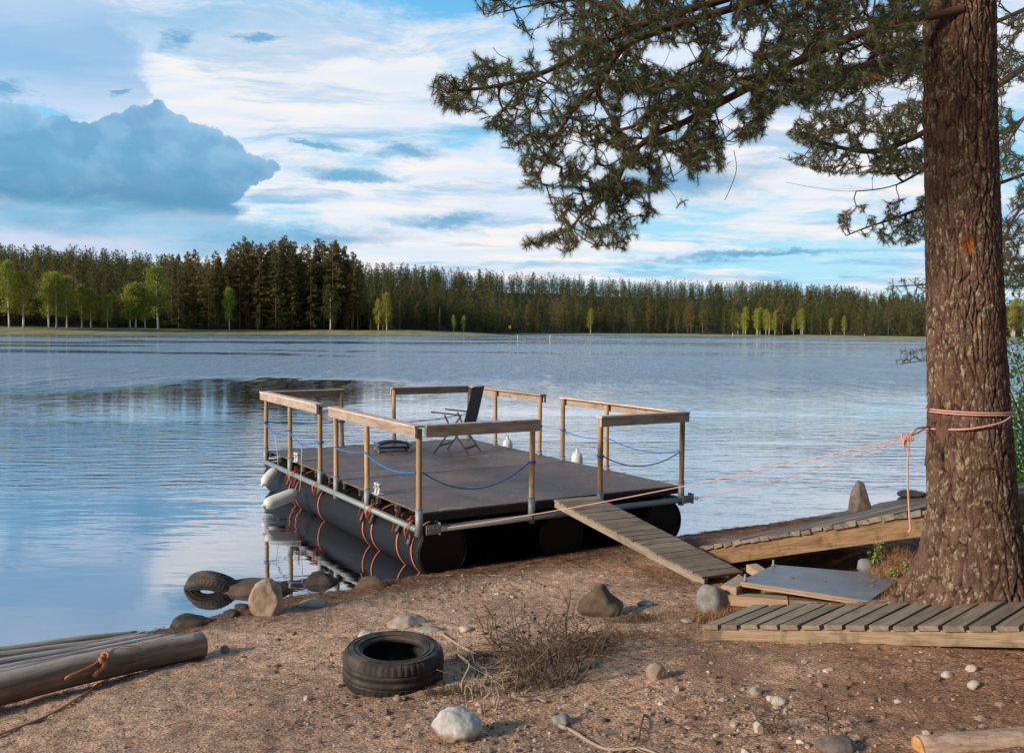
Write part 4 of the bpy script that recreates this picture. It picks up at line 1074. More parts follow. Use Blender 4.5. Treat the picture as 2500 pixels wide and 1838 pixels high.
# ---------------------------------------------------------------- needle foliage
m, T, b = newmat('pine_needles'); rn = T.attr('rnd'); tt = T.attr('tuft')
c = T.mix(rn, (.026, .044, .012), (.075, .095, .024)); c = T.mix(T.sstep(tt, .80, .97), c, (.14, .14, .03)); c = T.mix(T.math('GREATER_THAN', tt, .985), c, (.26, .11, .03))
T.put(b.inputs['Base Color'], c); b.inputs['Roughness'].default_value = .55; M_needle = m
M_twig = simple('pine_twig_bark', (.085, .044, .032), .9, 0, .35, 30, .3)
def inpoly(x, y, poly):
    c_ = np.zeros(x.shape, bool); j = len(poly)-1
    for i in range(len(poly)):
        xi, yi = poly[i]; xj, yj = poly[j]
        if yi != yj: c_ ^= ((yi > y) != (yj > y)) & (x < (xj-xi)*(y-yi)/(yj-yi)+xi)
        j = i
    return c_
def sample(poly, n, ylo, yhi, thr=-.05, sc=55, seed=0, cgap=None):
    r = np.random.default_rng(seed); P_ = np.array(poly, float); out = []
    lo, hi = P_.min(0), P_.max(0)
    while len(out) < n:
        x = r.uniform(lo[0], hi[0], 4000); y = r.uniform(lo[1], hi[1], 4000)
        ok = inpoly(x, y, poly) & (fbm(x/sc, y/sc, 3, seed) > thr)
        for a, b_ in zip(x[ok], y[ok]):
            out.append(tuple(DY(a, b_, r.uniform(ylo, yhi)))); 
            if len(out) >= n: break
    return np.array(out)
def grow(limbs, pts, step=.06, droop=.12, pre=None):
    nodes = []; par = []
    for L in limbs:
        P_ = smoothp([Vector(p) for p in L], 10); prev = -1; last = None
        for p in P_:
            if last is not None and (p-last).length < step: continue
            nodes.append(np.array(p)); par.append(prev); prev = len(nodes)-1; last = p
    nl_ = len(nodes); npre = 0 if pre is None else len(pre); N = np.zeros((nl_+(len(pts)+npre)*26, 3)); N[:nl_] = nodes; par += [0]*(len(N)-nl_); cnt = nl_; mainr = nl_
    base = N[:nl_]
    d0 = np.array([np.min(((base-p)**2).sum(1)) for p in pts]); order = list(np.argsort(d0))
    if pre is not None:
        dp = np.array([np.min(((base-p)**2).sum(1)) for p in pre]); order = [-1-int(i) for i in np.argsort(dp)]+order
    tips = []; rs = random.Random(4)
    dist0 = np.zeros(len(N)); 
    for o in order:
        p = pre[-1-o] if o < 0 else pts[o]; D = ((N[:cnt]-p)**2).sum(1); k = int(np.argmin(D)); d = math.sqrt(D[k])
        if d < .022: continue
        a = N[k].copy()
        # incoming direction for a smooth start
        kp = par[k]; tin = (a-N[kp]) if kp >= 0 else (p-a); tin = tin/(np.linalg.norm(tin)+1e-9)
        nst = max(1, min(24, int(d/step))); prev = k
        c1 = a+tin*d*.30+np.array([rs.gauss(0, .08)*d, rs.gauss(0, .08)*d, rs.gauss(0, .05)*d]); c2 = p+np.array([rs.gauss(0, .1)*d, rs.gauss(0, .1)*d, -droop*d])
        for i in range(1, nst+1):
            t = i/nst; q = a*(1-t)**3+3*c1*t*(1-t)**2+3*c2*t*t*(1-t)+p*t**3
            N[cnt] = q; par[cnt] = prev; prev = cnt; cnt += 1
        if o >= 0: tips.append(prev)
    return N[:cnt], np.array(par[:cnt]), tips, nl_
def foliage(name, parent, limbs, pts, pre=None, trunk_r=.05, tip_r=.0016, needles=40, nlen=.055, nw=.0014, pw=2.35, keep=1.0, droop=.12, brname='branches', seed=1):
    N, par, tips, nl_ = grow(limbs, pts, droop=droop, pre=pre)
    rad = np.zeros(len(N)); ch = np.zeros(len(N))
    acc = np.zeros(len(N))
    for i in range(len(N)-1, -1, -1):
        r_ = max(acc[i], tip_r**pw); rad[i] = r_**(1/pw)
        if par[i] >= 0: acc[par[i]] += r_
    rad = np.minimum(rad, trunk_r)
    E_ = np.array([i for i in range(len(N)) if par[i] >= 0]); A = N[par[E_]]; B = N[E_]; ra = rad[par[E_]]; rb = rad[E_]; ra = np.minimum(ra, rb*1.6)
    d = B-A; L = np.linalg.norm(d, axis=1, keepdims=True)+1e-9; d = d/L
    h = np.where(np.abs(d[:, 2:3]) > .9, np.array([[1., 0, 0]]), np.array([[0, 0, 1.]]))
    s = np.cross(d, h); s /= np.linalg.norm(s, axis=1, keepdims=True); t_ = np.cross(d, s)
    ns = 5; V = np.zeros((len(E_), 2, ns, 3))
    for k in range(ns):
        w = 2*PI*k/ns; dr = s*math.cos(w)+t_*math.sin(w)
        V[:, 0, k] = A-d*ra[:, None]*.3+dr*ra[:, None]; V[:, 1, k] = B+d*rb[:, None]*.3+dr*rb[:, None]
    base = np.arange(len(E_))[:, None]*2*ns; k = np.arange(ns)[None, :]; k2 = (k+1) % ns
    Fq = np.stack([base+k, base+k2, base+ns+k2, base+ns+k], 2).reshape(-1, 4)
    np_mesh(brname, V.reshape(-1, 3), Fq, M_twig, parent, True)
    r = np.random.default_rng(seed); tips = np.array(tips)
    if keep < 1: tips = tips[r.random(len(tips)) < keep]
    Tp = N[tips]; Td = Tp-N[par[tips]]; Td /= np.linalg.norm(Td, axis=1, keepdims=True)+1e-9
    Td += r.normal(0, .25, Td.shape); Td /= np.linalg.norm(Td, axis=1, keepdims=True)
    m_ = needles; n_ = len(Tp)
    ln = r.uniform(.6, 1.15, (n_, 1)); 
    s_ = r.uniform(-.02, 1, (n_, m_))**1.0*nlen*1.6*ln
    al = r.uniform(.45, 1.05, (n_, m_))-.35*(1-s_/(nlen*1.8))
    ph = r.uniform(0, 2*PI, (n_, m_))
    h = np.where(np.abs(Td[:, 2:3]) > .9, np.array([[1., 0, 0]]), np.array([[0, 0, 1.]])); e1 = np.cross(Td, h); e1 /= np.linalg.norm(e1, axis=1, keepdims=True); e2 = np.cross(Td, e1)
    rd = e1[:, None]*np.cos(ph)[..., None]+e2[:, None]*np.sin(ph)[..., None]
    dr = Td[:, None]*np.cos(al)[..., None]+rd*np.sin(al)[..., None]
    bs = Tp[:, None]+Td[:, None]*(nlen*.3-s_)[..., None]
    nl2 = nlen*r.uniform(.7, 1.15, (n_, m_, 1))*ln[..., None]
    tip = bs+dr*nl2; tip[..., 2] -= .04*nl2[..., 0]
    sdv = np.cross(dr, r.normal(0, 1, dr.shape)); sdv /= np.linalg.norm(sdv, axis=2, keepdims=True)+1e-9
    midp = bs+dr*nl2*.5
    V = np.stack([bs-sdv*nw, bs+sdv*nw, tip], 2).reshape(-1, 3)
    Fq = np.arange(len(V)).reshape(-1, 3)
    tv = np.repeat(r.random(n_), m_); rv = r.random(n_*m_)*.6+tv*.4
    np_mesh('needles', V, Fq, M_needle, parent, False, {'rnd': ('FACE', rv), 'tuft': ('FACE', tv)})
    print(name, 'tips', n_, 'edges', len(E_))
def LP(l): return [DY(*q_) for q_ in l]
trunk_top = (cxs[-1], TY)
limbs = [LP([(2110, -230, 6.0), (1950, -150, 5.95), (1750, -60, 5.9), (1588, 0, 5.85), (1447, 39, 5.8), (1305, 102, 5.75), (1193, 159, 5.7), (1096, 188, 5.7), (990, 200, 5.65)]),
         LP([(2110, -120, 6.0), (1900, -60, 5.8), (1600, 20, 5.6), (1400, 85, 5.5), (1355, 120, 5.5), (1316, 184, 5.45), (1270, 227, 5.45), (1235, 276, 5.4), (1217, 311, 5.4), (1180, 390, 5.4)]),
         LP([(2110, 20, 6.05), (1900, 70, 6.1), (1760, 130, 6.15), (1606, 212, 6.2), (1500, 269, 6.2), (1429, 300, 6.2), (1376, 353, 6.15), (1341, 424, 6.1), (1288, 459, 6.1), (1240, 510, 6.1), (1160, 536, 6.1)]),
         LP([(2110, -300, 6.0), (1700, -160, 6.2), (1440, -60, 6.4), (1300, -10, 6.4), (1150, 15, 6.4), (1060, 40, 6.4)]),
         LP([(2110, 110, 6.1), (2000, 130, 6.5), (1870, 150, 6.8), (1760, 200, 7.0), (1690, 250, 7.0)])]
def z6(l): return [(921+.59*x, .59*y) for x, y in l]
RA = z6([(180, -200), (205, 0), (210, 75), (300, 100), (380, 120), (410, 155), (480, 150), (600, 120), (900, 120), (900, -200)])
RB = z6([(200, 205), (240, 240), (60, 270), (45, 350), (90, 410), (170, 420), (240, 430), (230, 480), (300, 490), (330, 540), (310, 550), (380, 560), (370, 590), (390, 640), (370, 700), (450, 705), (600, 700), (700, 500), (700, 150), (520, 130), (420, 200), (300, 240)])
RC = z6([(600, 700), (700, 480), (700, 300), (1330, 300), (1330, 380), (1300, 440), (1280, 500), (1130, 560), (1140, 630), (1060, 640), (1030, 690), (920, 690), (860, 720), (700, 740)])
RD = z6([(480, 735), (560, 730), (600, 690), (860, 700), (880, 800), (830, 825), (800, 900), (740, 945), (700, 930), (600, 960), (530, 950), (520, 905), (385, 928), (388, 890), (520, 860), (530, 840), (490, 770)])
RE_ = z6([(600, -220), (1885, -220), (1885, 250), (1700, 300), (1480, 400), (1330, 390), (1280, 340), (650, 330), (560, 180)])
pts2 = np.concatenate([sample(RA, 14, 5.8, 6.8, -.1, 45, 21), sample(RB, 34, 5.3, 6.3, -.1, 42, 22), sample(RC, 36, 5.3, 6.6, -.1, 45, 23), sample(RD, 14, 5.6, 6.4, -.1, 45, 24), sample(RE_, 60, 5.2, 7.0, -.1, 45, 25)])
pts = np.concatenate([sample(RA, 620, 5.7, 6.9, -.06, 36, 1), sample(RB, 1500, 5.2, 6.4, -.08, 30, 2), sample(RC, 2300, 5.2, 6.7, -.05, 32, 3), sample(RD, 620, 5.5, 6.5, -.08, 28, 4), sample(RE_, 6500, 5.1, 7.1, -.08, 42, 5),
    sample(z6([(1250, -150), (1885, -150), (1885, 300), (1700, 330), (1560, 380), (1350, 380)]), 1700, 6.3, 8.2, -.09, 38, 27),
    sample(z6([(385, 928), (388, 890), (520, 860), (540, 900)]), 22, 5.9, 6.2, -.4, 30, 6), sample(z6([(60, 270), (45, 350), (90, 410), (170, 420), (200, 280)]), 60, 5.4, 5.9, -.4, 30, 7), sample(z6([(200, 205), (190, 240), (300, 280), (330, 240)]), 26, 5.5, 5.9, -.4, 30, 8), sample(z6([(910, 760), (995, 745), (990, 770), (930, 775)]), 6, 6, 6.2, -.5, 30, 9)])
foliage('pine', pine, limbs, pts, pts2, .042, needles=60, nlen=.052, nw=.00085, keep=.8, droop=.05, seed=2)
# dead hanging twigs
q = MB()
for l in ([(1610, 330, 5.9), (1616, 370, 5.9), (1604, 410, 5.9), (1590, 440, 5.9)], [(1560, 300, 5.9), (1600, 318, 5.9), (1640, 300, 5.9)], [(1090, 130, 5.7), (1060, 135, 5.7), (1045, 128, 5.7)], [(1120, 132, 5.7), (1095, 120, 5.7), (1082, 105, 5.7)]):
    q.tube(smoothp(LP(l), 6), .0022, 5)
q.build('bare_twig', M_twig, pine)
# ---------------------------------------------------------------- second pine, trunk right of the view
p2b = PY(2640, 1200, 11.0); p2b.z = G(p2b.x, p2b.y)
pine2 = thing('pine_tree', p2b, 'finer pine standing further back whose branches show on both sides of the trunk', 'tree')
q = MB(); q.tube([p2b+Vector((0, 0, z)) for z in np.linspace(-.3, 11, 14)], list(np.linspace(.21, .10, 14)), 20); q.build('trunk', M_bark2, pine2)
tx = p2b.x
def L2(l): return LP(l)
limbs = [L2([(2380, 150, 11.0), (2247, 260, 10.8), (2120, 330, 10.6), (2030, 372, 10.5), (1960, 408, 10.4), (1870, 420, 10.3), (1790, 412, 10.2), (1725, 400, 10.1)]),
         L2([(2380, 60, 11.0), (2247, 150, 10.7), (2130, 230, 10.5), (2030, 290, 10.3), (1930, 330, 10.2), (1850, 325, 10.1), (1740, 292, 10.0)]),
         L2([(2380, 330, 11.0), (2200, 400, 10.9), (2030, 455, 10.8), (1960, 480, 10.8), (1900, 500, 10.7), (1850, 520, 10.6)]),
         L2([(2380, -60, 11.0), (2250, 20, 11), (2100, 80, 10.8), (1950, 130, 10.6), (1820, 170, 10.5)]),
         L2([(2380, 100, 11.0), (2300, 180, 10.4), (2240, 270, 10.2), (2200, 330, 10)]), L2([(2380, 350, 11.0), (2300, 400, 10.6), (2230, 470, 10.4), (2200, 540, 10.2)]),
         L2([(2380, 560, 11.0), (2200, 600, 10.9), (2060, 622, 10.8), (1950, 628, 10.8)]), L2([(2380, 720, 10.8), (2200, 760, 10.7), (2060, 785, 10.6), (1968, 800, 10.6)])]
Q1 = z6([(1355, 490), (1410, 440), (1560, 400), (1700, 330), (1890, 250), (1890, 640), (1750, 650), (1600, 640), (1480, 640), (1345, 612), (1360, 590), (1450, 600), (1480, 560), (1400, 530)])
Q2 = [(1840, 470), (1900, 445), (2040, 430), (2040, 525), (1960, 545), (1900, 520), (1840, 500)]
Q3 = [(2180, -60), (2290, -60), (2290, 640), (2195, 630)]
Q4 = [(1700, 180), (1900, 120), (2040, 60), (2040, 240), (1900, 300), (1800, 280)]
pts = np.concatenate([sample(Q1, 2600, 9.6, 11, -.05, 40, 11), sample(Q2, 700, 10.2, 11, -.09, 40, 12), sample(Q3, 2600, 9.6, 11.4, -.07, 50, 13), sample(Q4, 650, 9.8, 11.2, -.05, 45, 16),
    sample(z6([(1345, 592), (1400, 565), (1890, 545), (1890, 660), (1500, 650)]), 520, 9.9, 10.9, -.12, 36, 19), sample([(1945, 640), (1950, 612), (2040, 610), (2040, 660), (1985, 668)], 60, 10.5, 11, -.3, 30, 14), sample([(1962, 800), (1975, 770), (2040, 760), (2040, 800), (2000, 790)], 34, 10.4, 10.8, -.3, 30, 15), sample([(1930, 520), (2000, 530), (1960, 548)], 6, 10.2, 10.8, -.3, 30, 18),
    sample([(2185, 560), (2300, 520), (2300, 740), (2200, 720)], 150, 9.8, 11, -.2, 40, 17)])
foliage('pine2', pine2, limbs, pts, None, .05, .0022, needles=38, nlen=.054, nw=.0011, droop=-.1, keep=.9, seed=5)
# ---------------------------------------------------------------- leafy bush at the right edge
m, T, b = newmat('green_leaf'); rn = T.attr('rnd'); c = T.mix(rn, (.055, .13, .015), (.16, .27, .035)); T.put(b.inputs['Base Color'], c); b.inputs['Roughness'].default_value = .5
trn = T.new('ShaderNodeBsdfTranslucent'); T.put(trn.inputs[0], T.vm('SCALE', c, 1.3)); ms = T.new('ShaderNodeMixShader'); ms.inputs[0].default_value = .35
T.l.new(b.outputs[0], ms.inputs[1]); T.l.new(trn.outputs[0], ms.inputs[2]); T.l.new(ms.outputs[0], T.n['Material Output'].inputs[0]); M_leaf = m
def leaf_cloud(name, par, pts, size, mat, seed=0, cup=.25, asp=.62):
    r = np.random.default_rng(seed); n_ = len(pts)
    a = r.normal(0, 1, (n_, 3)); a[:, 2] -= .3; a /= np.linalg.norm(a, axis=1, keepdims=True); c_ = r.normal(0, 1, (n_, 3)); b_ = np.cross(a, c_); b_ /= np.linalg.norm(b_, axis=1, keepdims=True); nn = np.cross(a, b_)
    s = size*r.uniform(.6, 1.2, (n_, 1))
    V = np.stack([pts, pts+a*s*.55+b_*s*asp*.5+nn*s*cup*.2, pts+a*s, pts+a*s*.55-b_*s*asp*.5+nn*s*cup*.2], 1).reshape(-1, 3)
    return np_mesh(name, V, np.arange(len(V)).reshape(-1, 4), mat, par, False, {'rnd': ('FACE', r.random(n_))})
cb_ = DY(2300, 1080, 9.2); cb_.z = G(cb_.x, cb_.y)
bush = thing('leafy_bush', cb_, 'bright green leafy bush at the right edge behind the pine trunk', 'bush')
r = np.random.default_rng(31); lp = []
limbs_b = []
q = MB(); ends = []
for i in range(26):
    a = r.uniform(0, 2*PI); rr = r.uniform(.1, 1.0); h = r.uniform(.6, 2.5); e = np.array([cb_.x+rr*math.cos(a)*.75, cb_.y+rr*math.sin(a)*.9, cb_.z+h])
    mid_ = np.array(cb_)*.5+e*.5+r.normal(0, .08, 3); q.tube(smoothp([Vector(cb_), Vector(mid_), Vector(e)], 5), [.014*(1-j/11)+.003 for j in range(11)], 5)
    for j in range(9):
        t = r.uniform(.25, 1.05); ends.append(np.array(cb_)*(1-t)+e*t+r.normal(0, .16, 3))
q.build('stems', M_twig, bush)
for e in ends: lp.append(e+r.normal(0, .10, (34, 3)))
leaf_cloud('leaves', bush, np.concatenate(lp), .055, M_leaf, 3)
# ================================================================ far shore
shp = [(-2500, 812), (-400, 816), (0, 816.5), (600, 817), (900, 818.5), (960, 819), (1156, 819.3), (1300, 817.8), (1600, 818.6), (1830, 821.6), (2256, 829.5), (2700, 834), (3600, 850), (5200, 880)]
FK, FY = [], []
for a_, b_ in shp:
    p = PZ(a_, b_, 0); FK.append(p.x/p.y); FY.append(p.y)
FK = np.array(FK); FY = np.array(FY); print('far', [(round(a, 2), int(b_)) for a, b_ in zip(FK, FY)])
tops = [(-900, 560), (0, 552), (100, 554), (200, 556), (300, 566), (380, 572), (790, 582), (900, 584), (1000, 592), (1100, 597), (1200, 601), (1300, 605), (1400, 609), (1500, 611), (1600, 613), (1700, 615), (1800, 620), (1900, 632), (2030, 644), (2247, 664), (2700, 680), (3200, 690)]
TKk = np.array([(a_*K-CX)/F for a_, _ in tops]); 
TH = []
for (a_, b_), k_ in zip(tops, TKk):
    Yt = np.interp(k_, FK, FY)+190; TH.append(max(1.5, DY(a_, b_, Yt).z-12.0-(1.6 if a_ > 1200 else .6)))
TH = np.array(TH); print('TH', [round(float(h), 1) for h in TH])
def fz(k_, Y):
    k_ = np.asarray(k_, float); Y = np.asarray(Y, float)
    d = Y-np.interp(k_, FK, FY); bankh = np.interp(k_, [-.6, -.1, .0, .5], [1.9, 1.6, .6, .9])
    t = np.clip((d-22)/170, 0, 1); t = t*t*(3-2*t)
    z = np.where(d < 0, d*.15, bankh*np.clip(d/22, 0, 1))+np.interp(k_, TKk, TH)*t
    return z+np.where(d > 0, 1.2*fbm(k_*Y/30, Y/30, 3, 70)*np.clip(d/30, 0, 1), 0)
ks = np.linspace(-1.7, 1.9, 520); ds = np.concatenate([[-8, -3, -1, 0], np.linspace(1, 24, 16), np.linspace(28, 200, 44), [240, 300, 400, 700]])
KK, DD = np.meshgrid(ks, ds, indexing='ij'); YY2 = np.interp(KK, FK, FY)+DD+2.2*fbm(KK*40, KK*0, 3, 5)*(DD < 5); ZZ2 = fz(KK, YY2)
n1_, n2_ = KK.shape; idx = (np.arange(n1_-1)[:, None]*n2_+np.arange(n2_-1)[None, :]).ravel()
m, T, b = newmat('far_shore_ground'); P = geo(T); n = T.noise(T.mapv(P, (1, .25, 1)), .25, 5, .65); n2 = T.noise(P, 1.5, 4, .6); dpt = T.attr('inland')
c = T.mix(T.sstep(n, .35, .65), (.20, .19, .07), (.36, .31, .15)); c = T.mix(T.math('MULTIPLY', T.sstep(n2, .5, .7), .5), c, (.09, .11, .03)); c = T.mix(T.sstep(dpt, .0, 1.6), (.17, .13, .08), c)
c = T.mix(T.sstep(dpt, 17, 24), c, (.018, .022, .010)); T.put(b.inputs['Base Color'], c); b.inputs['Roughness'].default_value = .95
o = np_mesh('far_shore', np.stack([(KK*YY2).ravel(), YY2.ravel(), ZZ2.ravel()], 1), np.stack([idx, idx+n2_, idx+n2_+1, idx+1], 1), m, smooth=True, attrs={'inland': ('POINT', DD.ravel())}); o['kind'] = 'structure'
# ---------------------------------------------------------------- tree kinds
def spray(r, base, dirs, lens, w, droop=0):
    """flat irregular leaf sprays; base (n,3), dirs (n,3)"""
    n_ = len(base); up_ = r.normal(0, 1, (n_, 3)); up_[:, 2] += 1.2; sd_ = np.cross(dirs, up_); sd_ /= np.linalg.norm(sd_, axis=1, keepdims=True)+1e-9
    l = lens[:, None]; ww = (w*r.uniform(.5, 1.3, (n_, 1)))
    e = base+dirs*l; e[:, 2] -= droop*lens
    return np.stack([base-sd_*ww*.3, base+dirs*l*.45-sd_*ww, e, base+dirs*l*.5+sd_*ww], 1)
def conifer(seed, H=20., kind='pine', nbr=96, nsp=50, spl=.56, spw=.095):
    r = np.random.default_rng(seed); quads = []; tone = []
    lean_ = r.normal(0, .01, 2); t0 = {'pine': r.uniform(.14, .36), 'spruce': .06, 'young': .08}[kind]
    br = []
    for i in range(nbr):
        t = t0+(1-t0)*((i+r.random())/nbr)**(.92 if kind == 'pine' else 1.0); u = (t-t0)/(1-t0)
        if kind == 'pine': R_ = 2.9*(1-u**1.3)**.7*(.5+.5*min(1, u/.22))*r.uniform(.5, 1.15)+.15; el_ = -.25+.5*u+r.normal(0, .12)
        elif kind == 'spruce': R_ = 2.7*(1-u)**.75*r.uniform(.7, 1.1)+.12; el_ = -.30+.5*u
        else: R_ = 2.2*(1-u)**.75*r.uniform(.6, 1.1)+.1; el_ = .25+.4*u
        a = r.uniform(0, 2*PI); z0 = t*H; R_ *= H/20
        d = np.array([math.cos(a)*math.cos(el_), math.sin(a)*math.cos(el_), math.sin(el_)])
        b0 = np.array([lean_[0]*z0, lean_[1]*z0, z0]); br.append((b0, b0+d*R_))
        n_ = max(3, int(nsp*(R_/2.4)**.8)); s = r.uniform(.25 if kind == 'pine' else .05, 1, n_)**.8
        P_ = b0+d*(s*R_)[:, None]+r.normal(0, .10+.10*R_/2, (n_, 3))*np.array([1, 1, .6])
        dd_ = d+r.normal(0, .65, (n_, 3)); dd_[:, 2] = dd_[:, 2]*.55+(.02 if kind == 'pine' else -.15); dd_ /= np.linalg.norm(dd_, axis=1, keepdims=True)
        quads.append(spray(r, P_, dd_, r.uniform(.5, 1.1, n_)*spl*(H/20), spw*H/20, .1)); tone += list(np.clip(r.random()*.6+r.random(n_)*.4, 0, 1))
    tipn = 10; P_ = np.tile([lean_[0]*H, lean_[1]*H, H*.985], (tipn, 1)); dd_ = r.normal(0, .22, (tipn, 3)); dd_[:, 2] = abs(dd_[:, 2])+.8
    P_[:, 2] -= r.uniform(0, .9, tipn); quads.append(spray(r, P_, dd_/np.linalg.norm(dd_, axis=1, keepdims=True), np.full(tipn, .8), .13)); tone += [.6]*tipn
    return np.concatenate(quads), np.array(tone), br, t0
def birch(seed, H=15.):
    r = np.random.default_rng(seed); quads = []; tone = []; br = []; t0 = .22
    for i in range(46):
        t = t0+(1-t0)*(i+r.random())/46; u = (t-t0)/(1-t0); R_ = 2.3*np.sin(min(1, u*.9+.14)*PI)**.7*r.uniform(.5, 1.1)+.15
        a = r.uniform(0, 2*PI); el_ = .55+.4*u; d = np.array([math.cos(a)*math.cos(el_), math.sin(a)*math.cos(el_), math.sin(el_)]); b0 = np.array([.12*math.sin(t*4+seed), 0, t*H*.94]); e = b0+d*R_; br.append((b0, e))
        for j in range(4):
            c_ = b0+(e-b0)*r.uniform(.35, 1.1)+r.normal(0, .25, 3); n_ = 20; P_ = c_+r.normal(0, .45, (n_, 3))*np.array([1, 1, .8]); dd_ = r.normal(0, 1, (n_, 3)); dd_[:, 2] -= .5; dd_ /= np.linalg.norm(dd_, axis=1, keepdims=True)
            quads.append(spray(r, P_, dd_, r.uniform(.2, .42, n_), .12)); tone += list(np.clip(r.random()*.5+r.random(n_)*.5, 0, 1))
    return np.concatenate(quads), np.array(tone), br, t0
def treemat(name, c1, c2, tr_=.4):
    m, T, b = newmat(name); rn = T.attr('rnd'); oi = T.new('ShaderNodeObjectInfo').outputs['Random']
    c = T.mix(rn, c1, c2); c = T.mix(T.math('MULTIPLY', oi, .5), c, tuple(x*y for x, y in zip(c2, (1.25, .95, .9)))); T.put(b.inputs['Base Color'], c); b.inputs['Roughness'].default_value = .8; b.inputs['Specular IOR Level'].default_value = .1
    trn = T.new('ShaderNodeBsdfTranslucent'); T.put(trn.inputs[0], c); ms = T.new('ShaderNodeMixShader'); ms.inputs[0].default_value = tr_
    T.l.new(b.outputs[0], ms.inputs[1]); T.l.new(trn.outputs[0], ms.inputs[2]); T.l.new(ms.outputs[0], T.n['Material Output'].inputs[0]); return m
TM = {'pine': treemat('far_pine_green', (.120, .115, .046), (.28, .245, .100)), 'spruce': treemat('far_spruce_green', (.062, .078, .032), (.155, .165, .068)), 'young': treemat('young_conifer', (.12, .11, .03), (.20, .16, .055)), 'birch': treemat('birch_green', (.19, .25, .035), (.36, .40, .075), .3), 'dbirch': treemat('dark_birch_green', (.045, .075, .016), (.10, .13, .03), .25)}
MT = {'pine': simple('far_pine_trunk', (.20, .12, .08), .9, 0, .3, 2, 0), 'birch': simple('birch_trunk', (.62, .60, .55), .8, 0, .3, 3, 0), 'dark': simple('spruce_trunk', (.11, .08, .06), .9, 0, .3, 2, 0)}
def proto(kind, seed, H, name, tmat, cmat, tr=.17):
    Q, tone, br, t0 = (birch(seed, H) if kind in ('birch', 'dbirch') else conifer(seed, H, kind))
    e = bpy.data.objects.new(name, None); e.empty_display_size = 1
    q = MB(); n_ = 9; q.tube([(.12*math.sin(t*4+seed)*(kind == 'birch'), 0, -0.6+t*(H*.97+.6)) for t in np.linspace(0, 1, n_)], [tr*(1-.85*t)+.02 for t in np.linspace(0, 1, n_)], 6)
    for a, b_ in br[::2]: q.tube([a, (a+b_)/2+np.array([0, 0, .05]), b_], [.045, .03, .012], 3, False)
    t_ = q.build('trunk', tmat, None, (0, 0, 0)); t_.parent = e
    c_ = np_mesh('crown', Q.reshape(-1, 3), np.arange(len(Q)*4).reshape(-1, 4), cmat, None, False, {'rnd': ('FACE', tone)}); c_.parent = e
    return e, H
protos = {}
for kd, hs, nm, tm_, n_ in (('pine', 24, 'pine_tree', 'pine', 6), ('spruce', 18, 'spruce_tree', 'dark', 4), ('young', 9, 'young_conifer', 'pine', 3), ('birch', 15, 'birch_tree', 'birch', 4), ('dbirch', 14, 'birch_tree', 'birch', 2)):
    protos[kd] = [proto(kd, 100+i*7+len(kd), hs, nm, MT[tm_], TM[kd]) for i in range(n_)]
for v in protos.values():
    pass
NT_ = 0; used = set()
def plant(kind, px, py_top, dinl, label, group=None, hh=None, wid=1.0, cat='tree'):
    """px display column, py_top display row of the tip, dinl metres behind the waterline"""
    global NT_
    i = random.randrange(len(protos[kind])); e, H = protos[kind][i]
    k_ = (px*K-CX)/F; Y = float(np.interp(k_, FK, FY))+dinl; z = float(fz(k_, Y))
    if hh is None: hh = DY(px, py_top, Y).z-z
    s = hh/H
    c = copy_tree(e) if (kind, i) in used else e
    if (kind, i) not in used:
        C.objects.link(e); used.add((kind, i))
    sw = s*wid*random.uniform(.9, 1.12)
    c.location = (k_*Y, Y, z); c.scale = (sw, sw, s); c.rotation_euler = (0, 0, random.uniform(0, 6.28)); tag(c, label, cat, group); NT_ += 1
    return c
# headland pines
head = [(380, 560), (430, 548), (480, 552), (515, 535), (540, 520), (575, 535), (600, 528), (625, 517), (645, 530), (700, 524), (735, 527), (755, 540), (775, 552), (790, 572)]
hx = np.array([h[0] for h in head]); hy = np.array([h[1] for h in head]); rs = random.Random(9)
for i, (x, y) in enumerate(head): plant('pine', x, y, 26+rs.uniform(0, 10), 'tall dark pine on the wooded headland at the lake', 'tall pines on the headland')
for i in range(92):
    x = rs.choice([rs.uniform(372, 800), rs.uniform(500, 798)]); d_ = rs.choice([24, 28, 34, 42, 52])+rs.uniform(-2, 4); y = np.interp(x, hx, hy)+rs.uniform(2, 34)
    plant('pine' if rs.random() < .82 else 'spruce', x, y, d_, 'tall dark pine on the wooded headland at the lake', 'tall pines on the headland')
for i in range(16):
    plant('spruce', rs.uniform(380, 800), 0, 23+rs.uniform(0, 6), 'small dark spruce under the headland pines', 'low spruces on the headland', hh=rs.uniform(3, 8))
# left shore conifers behind the birches
for i in range(46):
    x = rs.uniform(-40, 400); d_ = rs.uniform(32, 75); 
    plant(rs.choice(['pine', 'spruce', 'spruce', 'pine']), x, rs.uniform(556, 605), d_, 'conifer in the dark wood behind the birches on the left shore', 'conifers behind the left birches')
# birches, each its own
bl = [(20, 566, 'birch', 'tall slim birch at the very left of the far shore'), (52, 590, 'birch', 'birch with hidden trunk second from the left end'), (108, 596, 'birch', 'birch with white trunk in the left clump of three, left one'), (124, 592, 'birch', 'birch with white trunk in the left clump of three, tallest'), (146, 602, 'birch', 'birch with white trunk in the left clump of three, right one'),
      (180, 620, 'birch', 'thin birch right of the clump of three'), (200, 630, 'birch', 'short birch between the thin one and the round low one'), (237, 645, 'birch', 'round low yellow-green birch on the left shore'), (286, 622, 'birch', 'birch left of the two bright white trunks'), (298, 616, 'birch', 'birch with bright white trunk left of the brightest birch'), (318, 628, 'birch', 'leaning birch just left of the brightest birch'),
      (346, 578, 'birch', 'brightest yellow-green tall birch before the headland'), (503, 628, 'birch', 'narrow bright green birch in front of the headland pines'), (725, 622, 'dbirch', 'dark green birch at the right part of the headland'), (565, 697, 'birch', 'small green bush-like birch at the headland foot')]
